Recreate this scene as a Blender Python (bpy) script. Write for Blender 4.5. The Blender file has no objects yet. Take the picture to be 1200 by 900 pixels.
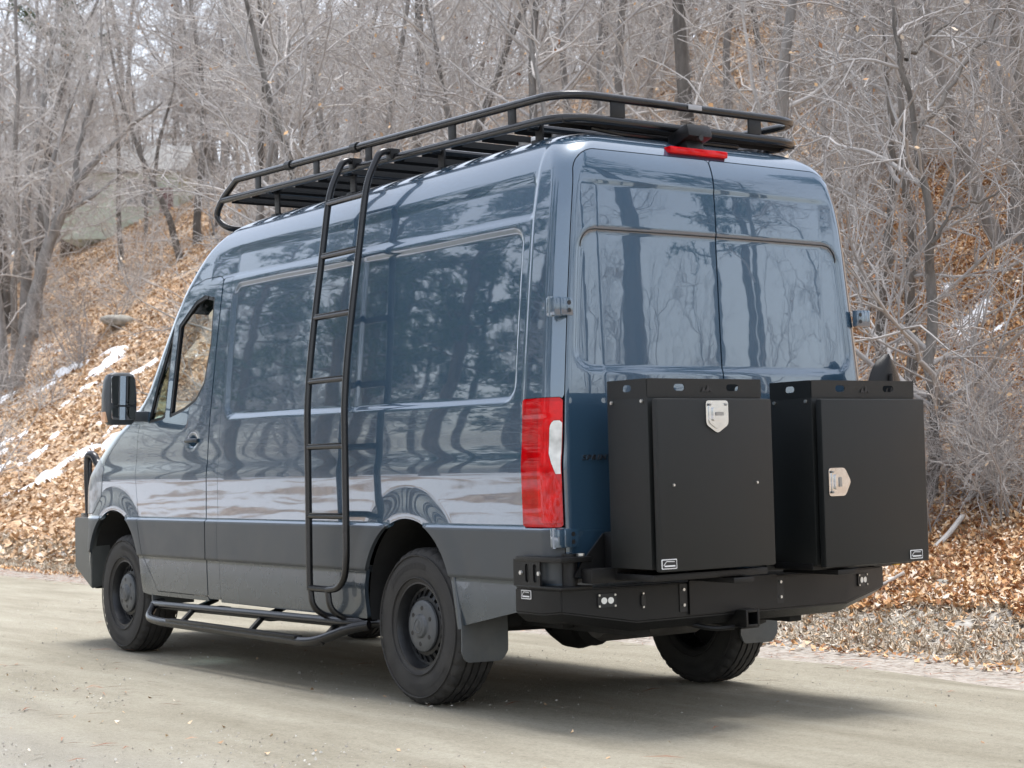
import bpy, bmesh, math, random
import numpy as np
from mathutils import Vector, Matrix, Euler

# ------------------------------------------------------------------ camera, sky, sun, exposure
scene = bpy.context.scene
CAM = (-5.6013, -7.3759, 1.0393)
YAW, PITCH, ROLL, FPX = 0.6147, 0.0623, -0.0029, 2053.6
cam_data = bpy.data.cameras.new("camera")
cam = bpy.data.objects.new("camera", cam_data)
scene.collection.objects.link(cam)
_f = Vector((math.sin(YAW) * math.cos(PITCH), math.cos(YAW) * math.cos(PITCH), math.sin(PITCH)))
_r = Vector((math.cos(YAW), -math.sin(YAW), 0.0))
_u = _r.cross(_f)
_r2 = _r * math.cos(ROLL) + _u * math.sin(ROLL)
_u2 = -_r * math.sin(ROLL) + _u * math.cos(ROLL)
cam.matrix_world = Matrix(((_r2.x, _u2.x, -_f.x, CAM[0]), (_r2.y, _u2.y, -_f.y, CAM[1]), (_r2.z, _u2.z, -_f.z, CAM[2]), (0, 0, 0, 1)))
cam_data.sensor_width = 36.0
cam_data.lens = 36.0 * FPX / 1200.0
cam_data.clip_start = 0.1
cam_data.clip_end = 2000.0
cam_data.dof.use_dof = True
cam_data.dof.focus_distance = 9.0
cam_data.dof.aperture_fstop = 6.3
scene.camera = cam

SUN_ELEV, SUN_AZ = 82.0, 30.0          # azimuth measured from +X towards +Y
world = bpy.data.worlds.new("World")
scene.world = world
world.use_nodes = True
wn, wl = world.node_tree.nodes, world.node_tree.links
wn.clear()
sky = wn.new("ShaderNodeTexSky")
sky.sky_type = 'NISHITA'
sky.sun_disc = False
sky.sun_elevation = math.radians(SUN_ELEV)
sky.sun_rotation = math.radians(90.0 - SUN_AZ)
sky.air_density = 1.0
sky.dust_density = 2.0
sky.ozone_density = 1.0
hs = wn.new("ShaderNodeHueSaturation")
hs.inputs["Saturation"].default_value = 0.42
hs.inputs["Value"].default_value = 1.0
bg = wn.new("ShaderNodeBackground")
bg.inputs["Strength"].default_value = 0.15
wo = wn.new("ShaderNodeOutputWorld")
wl.new(sky.outputs[0], hs.inputs["Color"])
wl.new(hs.outputs[0], bg.inputs["Color"])
wl.new(bg.outputs[0], wo.inputs["Surface"])

sun_data = bpy.data.lights.new("sun", 'SUN')
sun_data.energy = 1.4
sun_data.angle = math.radians(24.0)
sun_data.color = (1.0, 0.975, 0.94)
sun = bpy.data.objects.new("sun", sun_data)
scene.collection.objects.link(sun)
_sd = Vector((math.cos(math.radians(SUN_ELEV)) * math.cos(math.radians(SUN_AZ)),
              math.cos(math.radians(SUN_ELEV)) * math.sin(math.radians(SUN_AZ)), math.sin(math.radians(SUN_ELEV))))
sun.rotation_euler = _sd.to_track_quat('Z', 'Y').to_euler()

scene.view_settings.view_transform = 'Standard'
scene.view_settings.look = 'None'
scene.view_settings.gamma = 1.0
scene.view_settings.use_curve_mapping = False
scene.view_settings.exposure = 1.45
scene.cycles.use_denoising = True
scene.cycles.max_bounces = 8
scene.cycles.transparent_max_bounces = 16

# ------------------------------------------------------------------ helpers
COL = scene.collection
TH, Z0 = 0.0265, 0.5                    # the body leans a little on its springs
LEAN = Matrix.Translation((0, 0, Z0)) @ Matrix.Rotation(-TH, 4, 'Y') @ Matrix.Translation((0, 0, -Z0))


def smoothstep(a, b, x):
    t = np.clip((x - a) / (b - a), 0, 1)
    return t * t * (3 - 2 * t)


def make_mesh(name, verts, faces, mats, midx=None, smooth=True, sharp=None):
    me = bpy.data.meshes.new(name)
    me.from_pydata([tuple(map(float, v)) for v in verts], [], [tuple(map(int, f)) for f in faces])
    for m in (mats if isinstance(mats, (list, tuple)) else [mats]):
        me.materials.append(m)
    if midx is not None:
        me.polygons.foreach_set("material_index", np.asarray(midx, dtype=np.int32))
    if smooth:
        me.polygons.foreach_set("use_smooth", np.ones(len(me.polygons), dtype=bool))
        if sharp is not None:
            me.set_sharp_from_angle(angle=math.radians(sharp))
    me.update()
    return me


def fast_mesh(name, V, F, mats, midx=None, smooth=False):
    """numpy verts (n,3), faces (m,k) with constant k"""
    me = bpy.data.meshes.new(name)
    n, (m, k) = len(V), F.shape
    me.vertices.add(n)
    me.vertices.foreach_set("co", np.ascontiguousarray(V, dtype=np.float32).ravel())
    me.loops.add(m * k)
    me.loops.foreach_set("vertex_index", np.ascontiguousarray(F, dtype=np.int32).ravel())
    me.polygons.add(m)
    me.polygons.foreach_set("loop_start", np.arange(0, m * k, k, dtype=np.int32))
    me.polygons.foreach_set("loop_total", np.full(m, k, dtype=np.int32))
    for mt in (mats if isinstance(mats, (list, tuple)) else [mats]):
        me.materials.append(mt)
    if midx is not None:
        me.polygons.foreach_set("material_index", np.asarray(midx, dtype=np.int32))
    me.polygons.foreach_set("use_smooth", np.full(m, smooth, dtype=bool))
    me.update(calc_edges=True)
    me.validate()
    return me


def obj(name, data, parent=None, lean=False):
    o = bpy.data.objects.new(name, data)
    COL.objects.link(o)
    if parent is not None:
        o.parent = parent
    if lean:
        o.matrix_local = LEAN
    return o


def tag(o, label=None, cat=None, group=None, kind=None):
    for k, v in (("label", label), ("category", cat), ("group", group), ("kind", kind)):
        if v is not None:
            o[k] = v
    return o


class MB:
    """collects simple shapes into one mesh"""
    def __init__(self):
        self.v, self.f, self.m = [], [], []

    def add(self, V, F, mi=0):
        b = len(self.v)
        self.v += [tuple(map(float, p)) for p in V]
        self.f += [tuple(int(i) + b for i in f) for f in F]
        self.m += [mi] * len(F)
        return self

    def box(self, lo, hi, bev=0.0, mi=0, mat=None):
        bm = bmesh.new()
        bmesh.ops.create_cube(bm, size=1.0)
        c = [(a + b) / 2 for a, b in zip(lo, hi)]
        s = [b - a for a, b in zip(lo, hi)]
        for v in bm.verts:
            v.co = Vector((v.co[0] * s[0] + c[0], v.co[1] * s[1] + c[1], v.co[2] * s[2] + c[2]))
        if bev > 0:
            bmesh.ops.bevel(bm, geom=bm.edges[:], offset=bev, segments=2, affect='EDGES', profile=0.6)
        if mat is not None:
            bmesh.ops.transform(bm, matrix=mat, verts=bm.verts[:])
        bm.verts.index_update()
        self.add([v.co[:] for v in bm.verts], [[v.index for v in f.verts] for f in bm.faces], mi)
        bm.free()
        return self

    def tube(self, pts, r, n=10, mi=0, caps=True, closed=False):
        P = np.array(pts, float)
        k = len(P)
        rr = np.full(k, r) if np.isscalar(r) else np.array(r, float)
        if closed:
            T = np.roll(P, -1, 0) - np.roll(P, 1, 0)
        else:
            T = np.gradient(P, axis=0)
        T /= np.linalg.norm(T, axis=1)[:, None] + 1e-12
        a = np.array([0, 0, 1.0]) if abs(T[0][2]) < 0.9 else np.array([1.0, 0, 0])
        N = np.zeros_like(P)
        N[0] = np.cross(T[0], a); N[0] /= np.linalg.norm(N[0])
        for i in range(1, k):
            q = N[i - 1] - T[i] * (N[i - 1] @ T[i])
            N[i] = q / (np.linalg.norm(q) + 1e-12)
        B = np.cross(T, N)
        an = np.arange(n) * 2 * math.pi / n
        V = (P[:, None, :] + rr[:, None, None] * (np.cos(an)[None, :, None] * N[:, None, :] + np.sin(an)[None, :, None] * B[:, None, :])).reshape(-1, 3)
        F = []
        for i in range(k if closed else k - 1):
            j = (i + 1) % k
            for q in range(n):
                q2 = (q + 1) % n
                F.append((i * n + q, i * n + q2, j * n + q2, j * n + q))
        if caps and not closed:
            F.append(tuple(reversed(range(n))))
            F.append(tuple((k - 1) * n + q for q in range(n)))
        return self.add(V, F, mi)

    def lathe(self, prof, axis='X', center=(0, 0, 0), n=48, mi=0, ang=(0, 2 * math.pi)):
        """prof = [(offset along axis, radius)]"""
        full = abs(ang[1] - ang[0] - 2 * math.pi) < 1e-6
        A = np.linspace(ang[0], ang[1], n + (0 if full else 1), endpoint=not full)
        V = []
        for (o, r) in prof:
            for a in A:
                c, s = r * math.cos(a), r * math.sin(a)
                p = {'X': (o, c, s), 'Y': (c, o, s), 'Z': (c, s, o)}[axis]
                V.append((p[0] + center[0], p[1] + center[1], p[2] + center[2]))
        m = len(A)
        F = []
        for i in range(len(prof) - 1):
            for j in range(m if full else m - 1):
                k = (j + 1) % m
                F.append((i * m + j, i * m + k, (i + 1) * m + k, (i + 1) * m + j))
        return self.add(V, F, mi)

    def build(self, name, mats, parent=None, lean=False, smooth=True, sharp=35):
        return obj(name, make_mesh(name, self.v, self.f, mats, self.m, smooth, sharp), parent, lean)


def fillet(pts, r=0.05, n=5):
    P = [np.array(p, float) for p in pts]
    out = [P[0]]
    for i in range(1, len(P) - 1):
        a, b, c = P[i - 1], P[i], P[i + 1]
        d1, d2 = a - b, c - b
        l1, l2 = np.linalg.norm(d1), np.linalg.norm(d2)
        q = min(r, 0.48 * l1, 0.48 * l2)
        s, e = b + d1 / l1 * q, b + d2 / l2 * q
        for t in np.linspace(0, 1, n + 1):
            out.append((1 - t) ** 2 * s + 2 * t * (1 - t) * b + t * t * e)
    out.append(P[-1])
    return out


def plate(outer, holes, thick, frame, bev=0.0):
    """flat plate with holes: 2-D loops, frame maps (a, b, depth) to a point; returns verts, faces"""
    bm = bmesh.new()
    edges = []
    for loop in [outer] + list(holes):
        vs = [bm.verts.new((p[0], p[1], 0)) for p in loop]
        for i in range(len(vs)):
            edges.append(bm.edges.new((vs[i], vs[(i + 1) % len(vs)])))
    bmesh.ops.triangle_fill(bm, use_beauty=True, use_dissolve=False, edges=edges, normal=(0, 0, 1))
    bmesh.ops.recalc_face_normals(bm, faces=bm.faces[:])
    r = bmesh.ops.extrude_face_region(bm, geom=bm.faces[:])
    for v in [g for g in r['geom'] if isinstance(g, bmesh.types.BMVert)]:
        v.co.z = thick
    bmesh.ops.recalc_face_normals(bm, faces=bm.faces[:])
    bm.verts.index_update()
    V = [frame(v.co.x, v.co.y, v.co.z) for v in bm.verts]
    F = [[v.index for v in f.verts] for f in bm.faces]
    bm.free()
    return V, F


def slot(cx, cy, w, h, n=5):
    """stadium / rounded slot loop"""
    r = h / 2
    L = []
    for i in range(n + 1):
        a = -math.pi / 2 + math.pi * i / n
        L.append((cx + w / 2 - r + r * math.cos(a), cy + r * math.sin(a)))
    for i in range(n + 1):
        a = math.pi / 2 + math.pi * i / n
        L.append((cx - w / 2 + r + r * math.cos(a), cy + r * math.sin(a)))
    return L


def rrect(x0, y0, x1, y1, r, n=4):
    L = []
    for cx, cy, a0 in ((x1 - r, y0 + r, -90), (x1 - r, y1 - r, 0), (x0 + r, y1 - r, 90), (x0 + r, y0 + r, 180)):
        for i in range(n + 1):
            a = math.radians(a0 + 90 * i / n)
            L.append((cx + r * math.cos(a), cy + r * math.sin(a)))
    return L


# ------------------------------------------------------------------ materials
def new_mat(name):
    m = bpy.data.materials.new(name)
    m.use_nodes = True
    nt = m.node_tree
    return m, nt, nt.nodes, nt.links, nt.nodes["Principled BSDF"]


def nd(nt, kind, **kw):
    n = nt.nodes.new(kind)
    for k, v in kw.items():
        if k in n.inputs.keys():
            n.inputs[k].default_value = v
        else:
            setattr(n, k, v)
    return n


def ramp(nt, stops, interp='LINEAR'):
    r = nt.nodes.new("ShaderNodeValToRGB")
    r.color_ramp.interpolation = interp
    e = r.color_ramp.elements
    while len(e) < len(stops):
        e.new(0.5)
    for el, (p, c) in zip(e, stops):
        el.position = p
        el.color = (c[0], c[1], c[2], 1) if not np.isscalar(c) else (c, c, c, 1)
    return r


def simple(name, col, rough=0.5, metal=0.0, var=0.0, vscale=8.0, bump=0.0, bscale=200.0, coat=0.0, spec=0.5):
    m, nt, N, L, B = new_mat(name)
    B.inputs["Base Color"].default_value = (*col, 1)
    B.inputs["Roughness"].default_value = rough
    B.inputs["Metallic"].default_value = metal
    B.inputs["Coat Weight"].default_value = coat
    B.inputs["Coat Roughness"].default_value = 0.05
    B.inputs["Specular IOR Level"].default_value = spec
    geo = nt.nodes.new("ShaderNodeTexCoord")
    if var > 0:
        nz = nd(nt, "ShaderNodeTexNoise", Scale=vscale, Detail=5.0, Roughness=0.6)
        L.new(geo.outputs["Object"], nz.inputs["Vector"])
        lo = [c * (1 - var) for c in col]
        hi = [min(1, c * (1 + var)) for c in col]
        rp = ramp(nt, [(0.3, lo), (0.7, hi)])
        L.new(nz.outputs["Fac"], rp.inputs["Fac"])
        L.new(rp.outputs["Color"], B.inputs["Base Color"])
        mr = nd(nt, "ShaderNodeMapRange")
        mr.inputs["From Min"].default_value = 0.3; mr.inputs["From Max"].default_value = 0.7
        mr.inputs["To Min"].default_value = rough * 0.85; mr.inputs["To Max"].default_value = min(1, rough * 1.2)
        L.new(nz.outputs["Fac"], mr.inputs["Value"])
        L.new(mr.outputs["Result"], B.inputs["Roughness"])
    if bump > 0:
        n2 = nd(nt, "ShaderNodeTexNoise", Scale=bscale, Detail=3.0)
        L.new(geo.outputs["Object"], n2.inputs["Vector"])
        bp = nd(nt, "ShaderNodeBump", Strength=bump, Distance=0.002)
        L.new(n2.outputs["Fac"], bp.inputs["Height"])
        L.new(bp.outputs["Normal"], B.inputs["Normal"])
    return m


def dusty(m, z0, z1, amount, col=(.30, .27, .22), scale=5.0):
    """dried road dust: broken film that thins out upwards (a coating the thing really carries)"""
    nt = m.node_tree; L = nt.links; B = nt.nodes["Principled BSDF"]
    src = B.inputs["Base Color"].links[0].from_socket if B.inputs["Base Color"].is_linked else None
    tc = nt.nodes.new("ShaderNodeTexCoord")
    sx = nd(nt, "ShaderNodeSeparateXYZ"); L.new(tc.outputs["Object"], sx.inputs[0])
    mr = nd(nt, "ShaderNodeMapRange"); mr.inputs["From Min"].default_value = z1; mr.inputs["From Max"].default_value = z0
    L.new(sx.outputs["Z"], mr.inputs["Value"])
    nz = nd(nt, "ShaderNodeTexNoise", Scale=scale, Detail=7.0, Roughness=.7); L.new(tc.outputs["Object"], nz.inputs["Vector"])
    r = ramp(nt, [(.35, (0, 0, 0)), (.75, (1, 1, 1))]); L.new(nz.outputs["Fac"], r.inputs["Fac"])
    mu = nd(nt, "ShaderNodeMath", operation='MULTIPLY'); L.new(mr.outputs[0], mu.inputs[0]); L.new(r.outputs[0], mu.inputs[1])
    m2 = nd(nt, "ShaderNodeMath", operation='MULTIPLY'); L.new(mu.outputs[0], m2.inputs[0]); m2.inputs[1].default_value = amount
    mx = nd(nt, "ShaderNodeMix", data_type='RGBA'); mx.inputs["B"].default_value = (*col, 1)
    if src is not None:
        L.new(src, mx.inputs["A"])
    else:
        mx.inputs["A"].default_value = B.inputs["Base Color"].default_value
    L.new(m2.outputs[0], mx.inputs["Factor"])
    L.new(mx.outputs["Result"], B.inputs["Base Color"])


def paint_material():
    m, nt, N, L, B = new_mat("blue_grey_paint")
    tc = nt.nodes.new("ShaderNodeTexCoord")
    # metallic flake colour with a thin film of road dust low down on the panels
    fl = nd(nt, "ShaderNodeTexNoise", Scale=900.0, Detail=2.0)
    L.new(tc.outputs["Object"], fl.inputs["Vector"])
    rp = ramp(nt, [(0.3, (0.027, 0.064, 0.108)), (0.7, (0.037, 0.082, 0.134))])
    L.new(fl.outputs["Fac"], rp.inputs["Fac"])
    L.new(rp.outputs["Color"], B.inputs["Base Color"])
    B.inputs["Metallic"].default_value = 0.32
    B.inputs["Roughness"].default_value = 0.24
    B.inputs["Coat Weight"].default_value = 1.0
    B.inputs["Coat IOR"].default_value = 1.9
    B.inputs["Coat Roughness"].default_value = 0.015
    # sheet metal is never perfectly flat: long soft waves
    mp = nd(nt, "ShaderNodeMapping")
    mp.inputs["Scale"].default_value = (1.0, 0.35, 1.9)
    L.new(tc.outputs["Object"], mp.inputs["Vector"])
    wv = nd(nt, "ShaderNodeTexNoise", Scale=3.2, Detail=2.0, Roughness=0.45)
    L.new(mp.outputs["Vector"], wv.inputs["Vector"])
    bp = nd(nt, "ShaderNodeBump", Strength=1.0, Distance=0.0005)
    L.new(wv.outputs["Fac"], bp.inputs["Height"])
    L.new(bp.outputs["Normal"], B.inputs["Normal"])
    L.new(bp.outputs["Normal"], B.inputs["Coat Normal"])
    return m


def glass_material(name, tint, refl=1.0, dark=0.0):
    """thin pane: tinted transmission plus a Fresnel mirror"""
    m, nt, N, L, B = new_mat(name)
    N.remove(B)
    out = N["Material Output"]
    tr = nd(nt, "ShaderNodeBsdfTransparent")
    tr.inputs["Color"].default_value = (*tint, 1)
    gl = nd(nt, "ShaderNodeBsdfGlossy")
    gl.inputs["Roughness"].default_value = 0.01
    fr = nd(nt, "ShaderNodeFresnel", IOR=1.35)
    mu = nd(nt, "ShaderNodeMath", operation='MULTIPLY')
    mu.inputs[1].default_value = refl
    L.new(fr.outputs[0], mu.inputs[0])
    mx = nd(nt, "ShaderNodeMixShader")
    L.new(mu.outputs[0], mx.inputs[0])
    L.new(tr.outputs[0], mx.inputs[1])
    L.new(gl.outputs[0], mx.inputs[2])
    L.new(mx.outputs[0], out.inputs["Surface"])
    return m


PAINT = paint_material()
CLAD = simple("grey_cladding_plastic", (0.040, 0.047, 0.054), 0.38, var=0.12, vscale=6, bump=0.25, bscale=600)
LOWER = simple("lower_sill_paint", (0.046, 0.064, 0.084), 0.26, metal=0.45, var=0.08, vscale=4, coat=0.7)
BLACKM = simple("black_powder_coat", (0.006, 0.006, 0.0065), 0.36, var=0.15, vscale=4, bump=0.5, bscale=500, spec=0.32)
TUBEM = simple("black_tube_enamel", (0.006, 0.006, 0.007), 0.20, var=0.10, vscale=6, bump=0.15, bscale=500)
BOXM = simple("charcoal_powder_coat", (0.0095, 0.0105, 0.0105), 0.36, var=0.12, vscale=3, bump=0.5, bscale=600, spec=0.32)
dusty(CLAD, .42, 1.0, .10, scale=2.5)
dusty(LOWER, .40, .75, .08, scale=2.0)
DARK = simple("underbody_black", (0.010, 0.010, 0.010), 0.75, var=0.3, vscale=9)
RUBBER = simple("tyre_rubber", (0.020, 0.019, 0.019), 0.72, var=0.35, vscale=18, bump=0.5, bscale=140)
dusty(RUBBER, -.9, .9, .16, (.26, .24, .20), 9.0)
FLAP = simple("mud_flap_rubber", (0.070, 0.078, 0.084), 0.42, var=0.15, vscale=6, bump=0.2, bscale=300)
dusty(FLAP, .2, .7, .22)
RIMM = simple("black_steel_rim", (0.016, 0.017, 0.019), 0.36, metal=0.2, var=0.15, vscale=12)
CAPM = simple("grey_hub_plastic", (0.070, 0.075, 0.080), 0.40, var=0.1, vscale=16)
CHROME = simple("polished_steel", (0.62, 0.62, 0.62), 0.16, metal=1.0, var=0.08, vscale=30)
ZINC = simple("zinc_bolt", (0.55, 0.55, 0.53), 0.30, metal=0.9)
SEAL = simple("black_rubber_seal", (0.010, 0.010, 0.011), 0.5)
WHITEP = simple("white_print", (0.70, 0.70, 0.70), 0.45)
BADGE = simple("dark_badge_chrome", (0.05, 0.05, 0.055), 0.25, metal=0.6)
CABIN = simple("cabin_plastic", (0.025, 0.026, 0.028), 0.6, var=0.1)
CLOTH = simple("seat_cloth", (0.020, 0.020, 0.022), 0.9, bump=0.3, bscale=400)
LINER = simple("headliner", (0.22, 0.22, 0.21), 0.9)
GLASS = glass_material("clear_glass", (0.96, 0.98, 0.97), 0.30)
QGLASS = glass_material("green_tinted_glass", (0.50, 0.62, 0.52), 0.6)
BANDG = glass_material("blue_shade_band_glass", (0.06, 0.38, 0.52), 1.0)
WGLASS = glass_material("windscreen_glass", (0.93, 0.96, 0.94), 0.5)
TINTB = simple("blue_shade_film", (0.02, 0.12, 0.20), 0.3)
MIRROR = simple("mirror_glass", (0.75, 0.78, 0.80), 0.02, metal=1.0)
YELLOW = simple("yellow_handle", (0.70, 0.38, 0.02), 0.45, var=0.1)


def lens_material(name, col, scale, ribs=0.03):
    """moulded plastic lens with fine horizontal optics behind a clear skin"""
    m, nt, N, L, B = new_mat(name)
    B.inputs["Roughness"].default_value = 0.3
    B.inputs["Specular IOR Level"].default_value = 0.0
    B.inputs["Coat Weight"].default_value = 0.6
    B.inputs["Coat Roughness"].default_value = 0.015
    tc = nt.nodes.new("ShaderNodeTexCoord")
    wv = nd(nt, "ShaderNodeTexWave", Scale=scale, Distortion=0.0)
    wv.bands_direction = 'Z'
    L.new(tc.outputs["Object"], wv.inputs["Vector"])
    nz = nd(nt, "ShaderNodeTexNoise", Scale=18.0, Detail=2.0)
    L.new(tc.outputs["Object"], nz.inputs["Vector"])
    rp = ramp(nt, [(0.3, [c * 0.72 for c in col]), (0.7, [min(1, c * 1.15) for c in col])])
    L.new(nz.outputs["Fac"], rp.inputs["Fac"])
    L.new(rp.outputs["Color"], B.inputs["Base Color"])
    bp = nd(nt, "ShaderNodeBump", Strength=ribs, Distance=0.004)
    L.new(wv.outputs["Fac"], bp.inputs["Height"])
    L.new(bp.outputs["Normal"], B.inputs["Normal"])
    return m


REDL = lens_material("red_lens", (0.42, 0.001, 0.004), 22.0)
REDB = lens_material("red_lens_bright", (0.55, 0.002, 0.005), 34.0)
WHITEL = lens_material("clear_lens", (0.62, 0.62, 0.60), 30.0)
AMBER = lens_material("amber_lens", (0.75, 0.45, 0.28), 50.0)
HEADL = lens_material("headlight_lens", (0.30, 0.32, 0.34), 12.0)
# ------------------------------------------------------------------ ground
def vnoise(x, y, seed=0):
    """smooth value noise, vectorised"""
    x = np.asarray(x, float); y = np.asarray(y, float)
    xi, yi = np.floor(x), np.floor(y)
    fx, fy = x - xi, y - yi
    fx, fy = fx * fx * (3 - 2 * fx), fy * fy * (3 - 2 * fy)

    def hsh(a, b):
        q = np.sin(a * 127.1 + b * 311.7 + seed * 74.7) * 43758.5453
        return q - np.floor(q)
    return (hsh(xi, yi) * (1 - fx) + hsh(xi + 1, yi) * fx) * (1 - fy) + (hsh(xi, yi + 1) * (1 - fx) + hsh(xi + 1, yi + 1) * fx) * fy


def fbm(x, y, seed=0, oct=4):
    s, a, t = 0, .5, 0
    for o in range(oct):
        s = s + a * vnoise(x * 2 ** o, y * 2 ** o, seed + o * 7)
        t += a; a *= .5
    return s / t


def road_edge(y):
    y = np.asarray(y, float)
    return 2.25 - .45 * smoothstep(.5, -3.5, y) + .10 * (fbm(y * .35, y * 0 + 3.1, 5) - .5) * 2 + .14 * (fbm(y * 1.7, y * 0 + 5.1, 15) - .5)


def left_edge(y):
    y = np.asarray(y, float)
    return -4.3 + .35 * (fbm(y * .25, y * 0 + 8.1, 9) - .5) * 2


_ty = np.arange(-420, 640, .05)
_tr, _tl = road_edge(_ty), left_edge(_ty)


def road_edge(y):
    return np.interp(y, _ty, _tr)


def left_edge(y):
    return np.interp(y, _ty, _tl)


_bx = [-400, -60, -38, -32, -9, 0, .3, .8, 1.3, 1.9, 2.6, 3.4, 5, 8, 14, 22, 27, 33, 50, 90, 400]
_bz = [-110, -16, -2.5, -.3, 0, 0, .015, .05, .12, .30, .52, .72, 1.35, 2.95, 6.4, 11.5, 14.6, 17.3, 23.5, 31, 70]


def height(x, y):
    x = np.asarray(x, float); y = np.asarray(y, float)
    b = x - road_edge(y)
    z = np.interp(b, _bx, _bz)
    z = np.where(b > .8, .05 + (z - .05) * (.12 + .88 * smoothstep(-13.0, -3.0, y)), z)      # the bank runs out behind the viewer
    amp = np.clip((b - 1.0) / 3, 0, 1)
    z = z + amp * ((fbm(x * .22, y * .22, 3) - .5) * 1.1 * np.clip(b / 8, .15, 1) + (fbm(x * .9, y * .9, 4) - .5) * .35)
    v = np.clip((b - .25) / .8, 0, 1)
    z = z + v * ((fbm(x * 3.1, y * 3.1, 14, 3) - .5) * .07)
    w = np.clip((left_edge(y) - x) / 2.5, 0, 1)
    z = z + w * (fbm(x * .5, y * .5, 6) - .5) * .25
    return z


def grid_axis(segs):
    out = []
    for a, b, s in segs:
        out += list(np.arange(a, b, s))
    out.append(segs[-1][1])
    return np.array(out)


gx = grid_axis([(-400, -60, 40), (-60, -12, 3), (-12, -3.6, .35), (-3.6, 2.0, .5), (2.0, 7.0, .10), (7, 16, .25), (16, 45, .8), (45, 120, 5), (120, 400, 40)])
gy = grid_axis([(-400, -60, 40), (-60, -8, 4), (-8, -3, .4), (-3, 14, .12), (14, 40, .4), (40, 110, 1.2), (110, 200, 8), (200, 600, 50)])
GX, GY = np.meshgrid(gx, gy, indexing='ij')
GZ = height(GX, GY)
# the road bed lies under the road sheet
inroad = (GX > left_edge(GY) + .25) & (GX < road_edge(GY) - .25)
GZ = np.where(inroad, GZ - .05, GZ)
gi = np.arange(GX.size).reshape(GX.shape)
gF = np.stack([gi[:-1, :-1], gi[1:, :-1], gi[1:, 1:], gi[:-1, 1:]], -1).reshape(-1, 4)


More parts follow.
